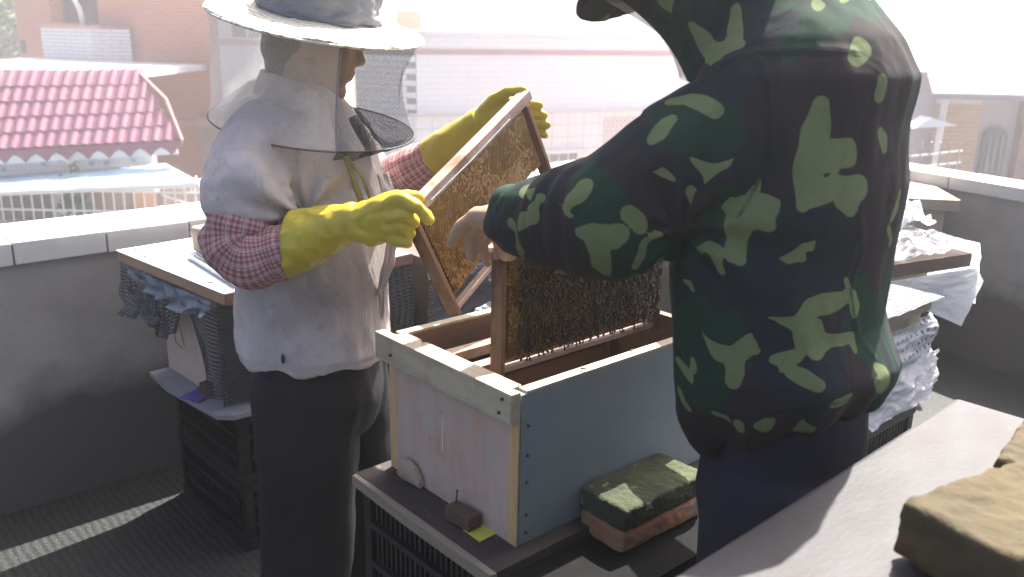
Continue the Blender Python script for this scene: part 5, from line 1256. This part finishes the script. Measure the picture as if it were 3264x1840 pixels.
# ------------------------------------------------------------------ person in camouflage, back to the camera
SEAM = []
CAMO = []                                                     # printed light green patches: (p0, p1, r0, r1)
CAMO += [
    (0.376, 1.099, 1.421, 0.37, 1.097, 1.388, 0.0095, 0.0147),
    (0.37, 1.097, 1.388, 0.368, 1.094, 1.354, 0.0147, 0.0158),
    (0.368, 1.094, 1.354, 0.366, 1.09, 1.32, 0.0158, 0.0126),
    (0.366, 1.09, 1.32, 0.363, 1.087, 1.295, 0.0126, 0.0084),
    (0.37, 1.094, 1.354, 0.392, 1.095, 1.359, 0.0147, 0.0159),
    (0.392, 1.095, 1.359, 0.416, 1.105, 1.359, 0.0159, 0.014),
    (0.365, 1.087, 1.298, 0.382, 1.09, 1.31, 0.0084, 0.0106),
    (0.382, 1.09, 1.31, 0.403, 1.096, 1.319, 0.0106, 0.0139),
    (0.403, 1.096, 1.319, 0.438, 1.11, 1.315, 0.0139, 0.012),
    (0.418, 1.1, 1.304, 0.429, 1.103, 1.292, 0.014, 0.0098),
    (0.468, 1.139, 1.383, 0.475, 1.144, 1.374, 0.0067, 0.009),
    (0.475, 1.144, 1.374, 0.478, 1.144, 1.363, 0.009, 0.0056),
    (0.237, 1.255, 1.512, 0.251, 1.241, 1.493, 0.0046, 0.0103),
    (0.251, 1.241, 1.493, 0.259, 1.221, 1.475, 0.0103, 0.0113),
    (0.259, 1.221, 1.475, 0.267, 1.196, 1.48, 0.0113, 0.0111),
    (0.267, 1.196, 1.48, 0.281, 1.184, 1.492, 0.0111, 0.011),
    (0.281, 1.184, 1.492, 0.287, 1.213, 1.524, 0.011, 0.0079),
    (0.287, 1.213, 1.524, 0.288, 1.223, 1.534, 0.0079, 0.0068),
    (0.259, 1.221, 1.475, 0.26, 1.206, 1.468, 0.0102, 0.0056),
    (0.28, 1.181, 1.489, 0.288, 1.171, 1.488, 0.0121, 0.0065),
    (0.209, 1.202, 1.413, 0.227, 1.186, 1.416, 0.0077, 0.0099),
    (0.227, 1.186, 1.416, 0.244, 1.164, 1.413, 0.0099, 0.0086),
    (0.244, 1.164, 1.413, 0.257, 1.147, 1.407, 0.0086, 0.0085),
    (0.257, 1.147, 1.407, 0.257, 1.146, 1.403, 0.0085, 0.0053),
    (0.205, 1.169, 1.392, 0.189, 1.163, 1.377, 0.0075, 0.0096),
    (0.189, 1.163, 1.377, 0.18, 1.165, 1.369, 0.0096, 0.0075),
    (0.312, 1.108, 1.333, 0.31, 1.112, 1.315, 0.0016, 0.0042),
    (0.31, 1.112, 1.315, 0.305, 1.116, 1.299, 0.0042, 0.0074),
    (0.305, 1.116, 1.299, 0.296, 1.114, 1.278, 0.0074, 0.0181),
    (0.296, 1.114, 1.278, 0.293, 1.124, 1.25, 0.0181, 0.0151),
    (0.293, 1.124, 1.25, 0.292, 1.123, 1.223, 0.0151, 0.0108),
    (0.296, 1.116, 1.283, 0.318, 1.103, 1.289, 0.016, 0.0158),
    (0.318, 1.103, 1.289, 0.33, 1.097, 1.297, 0.0158, 0.0053),
    (0.309, 1.104, 1.275, 0.323, 1.098, 1.269, 0.0148, 0.0095),
    (0.284, 1.131, 1.285, 0.274, 1.142, 1.283, 0.0107, 0.0032),
    (0.293, 1.122, 1.223, 0.297, 1.117, 1.217, 0.0108, 0.0075),
    (0.251, 1.159, 1.22, 0.26, 1.144, 1.229, 0.0055, 0.0076),
    (0.26, 1.144, 1.229, 0.269, 1.135, 1.224, 0.0076, 0.0076),
    (0.269, 1.135, 1.224, 0.273, 1.132, 1.209, 0.0076, 0.0065),
    (0.273, 1.132, 1.209, 0.279, 1.133, 1.199, 0.0065, 0.0076),
    (0.239, 1.18, 1.17, 0.246, 1.171, 1.169, 0.0034, 0.0045),
    (0.246, 1.171, 1.169, 0.25, 1.166, 1.16, 0.0045, 0.0034),
    (0.266, 1.154, 1.1, 0.275, 1.146, 1.09, 0.0023, 0.0056),
    (0.275, 1.146, 1.09, 0.287, 1.134, 1.081, 0.0056, 0.009),
    (0.287, 1.134, 1.081, 0.305, 1.12, 1.079, 0.009, 0.0112),
    (0.305, 1.12, 1.079, 0.318, 1.113, 1.099, 0.0112, 0.01),
    (0.318, 1.113, 1.099, 0.319, 1.113, 1.114, 0.01, 0.0033),
    (0.304, 1.121, 1.079, 0.307, 1.119, 1.059, 0.0123, 0.0112),
    (0.307, 1.119, 1.059, 0.306, 1.121, 1.044, 0.0112, 0.009),
    (0.323, 1.111, 1.095, 0.33, 1.108, 1.093, 0.0078, 0.0033),
    (0.245, 1.206, 1.042, 0.251, 1.19, 1.036, 0.003, 0.0059),
    (0.251, 1.19, 1.036, 0.258, 1.177, 1.029, 0.0059, 0.0059),
    (0.258, 1.177, 1.029, 0.261, 1.174, 1.021, 0.0059, 0.0029),
    (0.259, 1.174, 1.055, 0.261, 1.171, 1.041, 0.0046, 0.0052),
    (0.39, 1.101, 1.161, 0.411, 1.111, 1.161, 0.0088, 0.01),
    (0.411, 1.111, 1.161, 0.437, 1.123, 1.161, 0.01, 0.0102),
    (0.437, 1.123, 1.161, 0.46, 1.138, 1.166, 0.0102, 0.0058),
    (0.387, 1.1, 1.156, 0.384, 1.098, 1.137, 0.0088, 0.0143),
    (0.384, 1.098, 1.137, 0.394, 1.1, 1.12, 0.0143, 0.0189),
    (0.394, 1.1, 1.12, 0.408, 1.106, 1.104, 0.0189, 0.0146),
    (0.378, 1.096, 1.137, 0.36, 1.097, 1.14, 0.0099, 0.0066),
    (0.36, 1.097, 1.14, 0.34, 1.102, 1.143, 0.0066, 0.0022),
    (0.411, 1.108, 1.106, 0.438, 1.123, 1.107, 0.0124, 0.008),
    (0.438, 1.123, 1.107, 0.467, 1.143, 1.103, 0.008, 0.0059),
    (0.467, 1.143, 1.103, 0.475, 1.142, 1.086, 0.0059, 0.0035),
    (0.351, 1.102, 1.084, 0.366, 1.099, 1.086, 0.0044, 0.0078),
    (0.366, 1.099, 1.086, 0.381, 1.099, 1.094, 0.0078, 0.0078),
    (0.36, 1.098, 1.069, 0.367, 1.098, 1.072, 0.0022, 0.0028),
    (0.375, 1.096, 1.068, 0.391, 1.094, 1.062, 0.0067, 0.009),
    (0.391, 1.094, 1.062, 0.413, 1.093, 1.052, 0.009, 0.0091),
    (0.444, 1.127, 1.192, 0.467, 1.142, 1.146, 0.0034, 0.0081),
    (0.467, 1.142, 1.146, 0.468, 1.143, 1.138, 0.0081, 0.0047),
    (0.514, 1.154, 1.056, 0.529, 1.159, 1.039, 0.0073, 0.0135),
    (0.529, 1.159, 1.039, 0.544, 1.188, 1.012, 0.0135, 0.0101),
    (0.511, 1.142, 1.04, 0.524, 1.156, 1.025, 0.0072, 0.0086),
    (0.25, 1.2, 0.995, 0.256, 1.194, 0.981, 0.0048, 0.0054),
    (0.256, 1.194, 0.981, 0.264, 1.187, 0.972, 0.0054, 0.003),
    (0.291, 1.155, 0.981, 0.305, 1.14, 0.982, 0.0041, 0.0052),
    (0.305, 1.14, 0.982, 0.312, 1.137, 0.976, 0.0052, 0.0029),
    (0.32, 1.127, 0.979, 0.324, 1.129, 0.969, 0.007, 0.0058),
    (0.346, 1.112, 0.982, 0.354, 1.108, 0.991, 0.0081, 0.0092),
    (0.354, 1.108, 0.991, 0.354, 1.113, 0.979, 0.0092, 0.0081),
    (0.443, 1.108, 1.02, 0.463, 1.119, 1.022, 0.0081, 0.0071),
    (0.089, 1.178, 1.236, 0.107, 1.164, 1.237, 0.0066, 0.013),
    (0.107, 1.164, 1.237, 0.133, 1.154, 1.234, 0.013, 0.0129),
    (0.133, 1.154, 1.234, 0.141, 1.153, 1.239, 0.0129, 0.0119),
    (0.113, 1.163, 1.226, 0.12, 1.169, 1.205, 0.0141, 0.0121),
    (0.12, 1.169, 1.205, 0.126, 1.186, 1.184, 0.0121, 0.0123),
    (0.126, 1.186, 1.184, 0.133, 1.199, 1.172, 0.0123, 0.0057),
    (0.139, 1.156, 1.225, 0.14, 1.155, 1.228, 0.0065, 0.0065),
    (0.153, 1.148, 1.27, 0.163, 1.146, 1.261, 0.0075, 0.0086),
    (0.163, 1.146, 1.261, 0.17, 1.147, 1.25, 0.0086, 0.0075),
    (0.179, 1.154, 1.23, 0.19, 1.145, 1.242, 0.0065, 0.0065),
    (0.19, 1.145, 1.242, 0.213, 1.154, 1.241, 0.0065, 0.0027),
    (0.178, 1.157, 1.223, 0.175, 1.166, 1.204, 0.0076, 0.0066),
    (0.175, 1.166, 1.204, 0.171, 1.177, 1.189, 0.0066, 0.0033),
    (-0.004, 1.338, 1.214, 0.006, 1.316, 1.2, 0.0056, 0.0086),
    (0.006, 1.316, 1.2, 0.011, 1.34, 1.172, 0.0086, 0.0056),
    (0.011, 1.34, 1.172, 0.016, 1.351, 1.153, 0.0056, 0.0032),
    (0.008, 1.289, 1.224, 0.025, 1.248, 1.245, 0.0107, 0.0127),
    (0.025, 1.248, 1.245, 0.03, 1.247, 1.257, 0.0127, 0.008),
    (0.017, 1.34, 1.264, 0.039, 1.246, 1.269, 0.0099, 0.0069),
    (0.096, 1.187, 1.298, 0.088, 1.186, 1.287, 0.0098, 0.0098),
    (0.088, 1.186, 1.287, 0.073, 1.194, 1.274, 0.0098, 0.0077),
    (0.063, 1.212, 1.27, 0.073, 1.191, 1.261, 0.0034, 0.0039),
    (0.073, 1.191, 1.261, 0.081, 1.183, 1.255, 0.0039, 0.0027),
    (0.526, 1.19, 1.295, 0.524, 1.189, 1.278, 0.006, 0.0072),
    (0.524, 1.189, 1.278, 0.517, 1.181, 1.266, 0.0072, 0.0059),
    (0.512, 1.176, 1.25, 0.527, 1.199, 1.226, 0.0047, 0.0048),
    (0.429, 1.132, 1.488, 0.415, 1.117, 1.474, 0.011, 0.0076),
    (0.455, 1.123, 1.45, 0.455, 1.123, 1.431, 0.0066, 0.0088),
]
SEAM += [[(0.303, 1.142, 1.471), (0.311, 1.117, 1.443), (0.315, 1.105, 1.406), (0.316, 1.102, 1.367), (0.314, 1.106, 1.341), (0.308, 1.114, 1.315), (0.292, 1.117, 1.277), (0.277, 1.141, 1.245)], [(0.265, 1.181, 1.46), (0.28, 1.164, 1.472), (0.301, 1.15, 1.479), (0.326, 1.132, 1.482), (0.367, 1.121, 1.484), (0.417, 1.124, 1.483)], [(0.441, 1.11, 1.292), (0.466, 1.139, 1.223), (0.455, 1.135, 1.174), (0.469, 1.144, 1.132), (0.512, 1.161, 1.068)], [(0.25, 1.221, 0.97), (0.292, 1.15, 0.989), (0.361, 1.101, 1.007), (0.431, 1.102, 1.02), (0.514, 1.15, 1.022)]]

def camo_light(c):
    best = -1.0
    for x0, y0, z0, x1, y1, z1, r0, r1 in CAMO:
        dx, dy, dz = x1 - x0, y1 - y0, z1 - z0
        l2 = dx * dx + dy * dy + dz * dz
        k = 0.0 if l2 < 1e-9 else max(0.0, min(1.0, ((c.x - x0) * dx + (c.y - y0) * dy + (c.z - z0) * dz) / l2))
        ex, ey, ez = c.x - x0 - k * dx, c.y - y0 - k * dy, c.z - z0 - k * dz
        q = (r0 + (r1 - r0) * k) * 1.26 - math.sqrt(ex * ex + ey * ey + ez * ez)
        if q > best: best = q
    return max(-0.05, best) * 20 + 0.10 * noise.noise(c * 30)
t = NT('camouflage_cloth')
v = t.coord()
att = t.n('Attribute', {}, attribute_name='patch').outputs['Fac']
nA_ = t.noise(v, 5.0, 2, 0.4, 0.6); nB_ = t.noise(t.n('Mapping', {'Vector': v, 'Location': (5, 3, 1)}).outputs[0], 6.5, 2, 0.4, 0.6)
col = t.ramp(nA_, [(0.0, (0.015, 0.043, 0.028)), (0.50, (0.030, 0.025, 0.027))], 'CONSTANT')
col = t.mix(t.ramp(nB_, [(0.0, (0, 0, 0)), (0.56, (1, 1, 1))], 'CONSTANT'), col, (0.018, 0.026, 0.030))
nC_ = t.noise(t.n('Mapping', {'Vector': v, 'Location': (1, 8, 4)}).outputs[0], 6.0, 2, 0.4, 1.0)
far = t.math('GREATER_THAN', att, 0.0)
col = t.mix(far, col, (0.155, 0.19, 0.088))
col = t.mix(t.math('MULTIPLY', t.math('GREATER_THAN', nC_, 0.635), t.math('LESS_THAN', att, -0.75)), col, (0.155, 0.19, 0.088))
wv = t.noise(v, 380, 2)
col = t.mix(0.35, col, t.ramp(t.noise(v, 60, 4, 0.7), [(0.3, (0.5, 0.5, 0.5)), (0.7, (1, 1, 1))]), 'MULTIPLY')
sm = t.n('Attribute', {}, attribute_name='seam').outputs['Fac']
col = t.mix(t.ramp(sm, [(0.55, (0, 0, 0)), (0.80, (0.7, 0.7, 0.7))]), col, (0.012, 0.016, 0.014))
wk = t.noise(t.coord('Object', (1, 1, 0.6)), 10, 3, 0.5, 0.7)
hh_ = t.math('ADD', wk, t.math('MULTIPLY', sm, 0.35))
nb_ = t.n('Bump', {'Height': hh_, 'Strength': 0.45, 'Distance': 0.014, 'Normal': t.bump(wv, 0.15, 0.001)}).outputs[0]
M['camo'] = t.out(t.pbsdf(col, 0.85, nb_, spec=0.2))

H2 = Matrix.Translation((0.270, 1.375, 1.600)) @ Matrix.Rotation(R(148), 4, 'Z') @ Matrix.Rotation(R(28), 4, 'Y')
b = MB()
head_shapes(b, H2, V((0.36, 1.31, 1.46)))
lat = V((0.6, 0.8, 0)); dep = V((-0.8, 0.6, 0))
b.loft([(V((0.43, 1.29, 0.90)), dep * 0.09, lat * 0.13), (V((0.42, 1.29, 1.15)), dep * 0.09, lat * 0.13), (V((0.41, 1.285, 1.36)), dep * 0.08, lat * 0.14), (V((0.39, 1.29, 1.46)), dep * 0.05, lat * 0.06)], 20)
W2 = V((0.000, 1.462, 1.190))
tubes(b, [([(0.335, 1.215, 1.385), (0.135, 1.245, 1.245), W2], [.045, .038, .027]), ([(0.47, 1.40, 1.38), (0.52, 1.62, 1.16), (0.40, 1.83, 1.14)], [.045, .038, .027]),
          ([(0.41, 1.24, 0.92), (0.41, 1.23, 0.47), (0.42, 1.24, 0.08)], [.07, .05, .04]), ([(0.48, 1.38, 0.92), (0.48, 1.38, 0.47), (0.49, 1.40, 0.08)], [.07, .05, .04]),
          # hand on the frame: back of the hand, index stretched, others hanging, thumb this side of the bar
          ([W2, (-0.062, 1.490, 1.190)], [.034, .0185]), ([W2, (-0.052, 1.502, 1.183)], [.032, .018]), ([W2, (-0.040, 1.512, 1.176)], [.031, .017]), ([W2, (-0.024, 1.518, 1.168)], [.030, .016]),
          ([(-0.066, 1.490, 1.191), (-0.092, 1.497, 1.172), (-0.103, 1.505, 1.152), (-0.109, 1.510, 1.135)], [.0125, .0110, .0102, .0088]),
          ([(-0.055, 1.502, 1.182), (-0.077, 1.512, 1.160), (-0.078, 1.517, 1.132), (-0.073, 1.518, 1.108)], [.0122, .0110, .0102, .0090]),
          ([(-0.042, 1.512, 1.175), (-0.055, 1.522, 1.148), (-0.052, 1.526, 1.120), (-0.045, 1.526, 1.098)], [.0118, .0105, .0098, .0085]),
          ([(-0.026, 1.518, 1.168), (-0.030, 1.532, 1.142), (-0.026, 1.537, 1.122)], [.0110, .0095, .0080]),
          ([(0.006, 1.452, 1.172), (0.004, 1.458, 1.146), (-0.004, 1.474, 1.128), (-0.014, 1.490, 1.121)], [.0165, .0145, .0120, .0095]),
          ([(0.40, 1.83, 1.14), (0.365, 1.86, 1.135)], [.03, .02])])
man2 = blob('person', b, M['skin'], None, 0.0042, 3, lambda c: 0.0009 * ridge(c, 2, 60, 60, 60) if c.x < 0.05 else 0.0)
tag(man2, 'person in dark green camouflage jacket gripping the bee covered frame', 'person')
for q, d in (((-0.1098, 1.5095, 1.132), (-0.1, 0.2, -1)),):
    pass

# jacket
b = MB()
def ts(z, x, y, a, d_, k=0.0): return (V((x, y, z)), (lat + V((0, 0, -0.18 * k))) * a, (-dep + V((0, 0, 0.55 * k))) * d_)   # k: hem slanting up towards the hip
b.loft([ts(0.905, 0.448, 1.285, 0.165, 0.115, 1.0), ts(0.930, 0.446, 1.285, 0.186, 0.136, 1.0), ts(0.965, 0.440, 1.285, 0.200, 0.150, 0.8), ts(1.02, 0.428, 1.285, 0.203, 0.150, 0.35), ts(1.10, 0.412, 1.285, 0.196, 0.140),
        ts(1.20, 0.407, 1.285, 0.198, 0.142), ts(1.30, 0.413, 1.283, 0.205, 0.145), ts(1.39, 0.410, 1.283, 0.200, 0.138), ts(1.45, 0.418, 1.283, 0.192, 0.138), ts(1.50, 0.410, 1.285, 0.158, 0.118), ts(1.55, 0.388, 1.30, 0.120, 0.098), ts(1.60, 0.360, 1.32, 0.09, 0.08)], 36, 2.3)
b.path([(0.335, 1.222, 1.385), (0.235, 1.228, 1.315), (0.150, 1.243, 1.250)], [0.098, 0.095, 0.090], 18)
b.path([(0.150, 1.243, 1.250), (0.105, 1.285, 1.232), (0.055, 1.365, 1.212), (0.012, 1.432, 1.198)], [0.090, 0.084, 0.068, 0.050], 18)
b.path([(0.47, 1.40, 1.375), (0.53, 1.55, 1.23), (0.51, 1.63, 1.17), (0.42, 1.80, 1.145)], [0.090, 0.080, 0.070, 0.048], 14)
def d2(c):
    k = 0.006 * fold_noise(c, 13, 6, 6, 3.4) + 0.0042 * ridge(c, 18, 11, 11, 6) + 0.0012 * fold_noise(c, 22, 34, 34, 22)
    if c.x < 0.10: k += 0.0050 * math.sin((c.x * 0.55 - c.y * 0.8) * 150 + 4 * noise.noise(c * 12)) * min(1, (0.10 - c.x) / 0.06)
    if c.z < 1.05 and c.x > 0.2: k += 0.010 * math.sin(math.atan2(c.y - 1.285, c.x - 0.44) * 11 + 2 * noise.noise(c * 6)) * min(1, (1.05 - c.z) / 0.12)
    d = math.hypot(c.x - 0.245, c.z - 1.25)
    if c.x > 0.18: k += 0.008 * math.sin(math.atan2(c.z - 1.25, c.x - 0.22) * 8 + noise.noise(c * 7)) * max(0, 1 - d / 0.24)
    return k
j2 = blob('jacket', b, M['camo'], man2, 0.006, 3, d2, camo_light)
def seam_field(c):
    best = 1.0
    for P in SEAM:
        for (x0, y0, z0), (x1, y1, z1) in zip(P, P[1:]):
            dx, dy, dz = x1 - x0, y1 - y0, z1 - z0
            k = max(0.0, min(1.0, ((c.x - x0) * dx + (c.y - y0) * dy + (c.z - z0) * dz) / (dx * dx + dy * dy + dz * dz + 1e-9)))
            e = math.sqrt((c.x - x0 - k * dx) ** 2 + (c.y - y0 - k * dy) ** 2 + (c.z - z0 - k * dz) ** 2)
            if e < best: best = e
    return max(0.0, 1.0 - best / 0.009)
sa = j2.data.attributes.new('seam', 'FLOAT', 'POINT'); sa.data.foreach_set('value', [seam_field(v_.co) for v_ in j2.data.vertices])
# turned-up cuff
sleeve('cuff', [(0.030, 1.405, 1.206), (0.012, 1.430, 1.200), (-0.004, 1.452, 1.194)], [0.060, 0.059, 0.053], M['camo'], man2, 16, 48, lambda u, v_, c: 0.006 * noise.noise(c * 30) + 0.003 * math.sin(u * 30), 0.004)
# hat, cape and veil of the second person
b = MB()
R3 = H2.to_3x3(); p = lambda *a: H2 @ V(a)
b.ell(p(-0.012, 0, 0.055), (0.112, 0.092, 0.095), R3)
b.loft([(p(0.006, 0, 0.046), R3 @ V((0.100, 0, 0)), R3 @ V((0, 0.088, 0))), (p(0.010, 0, 0.036), R3 @ V((0.150, 0, 0)), R3 @ V((0, 0.135, 0))), (p(0.014, 0, 0.020), R3 @ V((0.192, 0, 0)), R3 @ V((0, 0.165, 0))), (p(0.014, 0, 0.008), R3 @ V((0.188, 0, 0)), R3 @ V((0, 0.162, 0))), (p(0.010, 0, 0.024), R3 @ V((0.10, 0, 0)), R3 @ V((0, 0.09, 0)))], 30)
blob('cap', b, M['camo'], man2, 0.006, 4, lambda c: 0.004 * fold_noise(c, 3, 14, 14, 14), lambda c: -1.0)
def cape(a0, a1):
    def f(u, v_):
        a = a0 + (a1 - a0) * u
        top = p(0.148 * math.cos(a), 0.135 * math.sin(a), 0.016)
        ctr = V((0.372, 1.295, 1.468))
        dirn = (R3 @ V((math.cos(a), math.sin(a), 0))); dirn.z = 0; dirn.normalize()
        bot = ctr + dirn * 0.132 + V((0, 0, -0.020 - 0.02 * abs(math.sin(a))))
        q = top + (bot - top) * v_
        return q + dirn * (-0.025 * math.sin(v_ * math.pi) + 0.006 * math.sin(a * 9 + v_ * 3)) 
    return f
capeo = link('neck_cape', grid_mesh('neck_cape', cape(R(40), R(320)), 100, 30, thick=0.003), M['camo'], man2)
a = capeo.data.attributes.new('patch', 'FLOAT', 'POINT'); a.data.foreach_set('value', [camo_light(v_.co) for v_ in capeo.data.vertices])
link('face_mesh', grid_mesh('face_mesh', cape(R(-40), R(40)), 40, 20, uv=(0.4, 0.2)), M['mesh_white'], man2)
# trousers, boots
b = MB()
b.loft([(V((0.445, 1.30, 1.0)), lat * 0.150, dep * 0.108), (V((0.445, 1.30, 0.80)), lat * 0.165, dep * 0.125), (V((0.445, 1.30, 0.74)), lat * 0.15, dep * 0.11)], 24)
b.loft([(V((0.415, 1.225, 0.86)), lat * 0.095, dep * 0.108), (V((0.408, 1.222, 0.60)), lat * 0.090, dep * 0.100), (V((0.41, 1.225, 0.30)), lat * 0.080, dep * 0.090), (V((0.42, 1.235, 0.07)), lat * 0.075, dep * 0.086)], 24)
b.loft([(V((0.480, 1.375, 0.86)), lat * 0.095, dep * 0.108), (V((0.480, 1.380, 0.60)), lat * 0.090, dep * 0.100), (V((0.485, 1.385, 0.30)), lat * 0.080, dep * 0.090), (V((0.49, 1.395, 0.07)), lat * 0.075, dep * 0.086)], 24)
blob('trousers', b, M['navy'], man2, 0.008, 3, lambda c: 0.007 * ridge(c, 9, 9, 9, 3.0) + 0.004 * fold_noise(c, 1, 6, 6, 12))
for q in ((0.42, 1.235, 0.0), (0.49, 1.395, 0.0)):
    b = MB(); shoe(b, q, (-0.8, 0.6, 0)); blob('boot', b, M['shoe'], man2, 0.006, 3)

# ------------------------------------------------------------------ thin air volume added to imitate veiling glare in the lens
hb = MB(); hb.box((0, 22, -1.4), (126, 126, 15.4))
t = NT('glare_haze_air')
pv = t.n('VolumePrincipled', {'Color': (0.97, 0.965, 0.98, 1), 'Density': 0.0125, 'Anisotropy': 0.78})
t.n('OutputMaterial', {'Volume': pv.outputs[0]})
tag(hb.build('glare_haze', t.m), 'added haze filling the air over the roofs', 'glare_haze', kind='stuff')
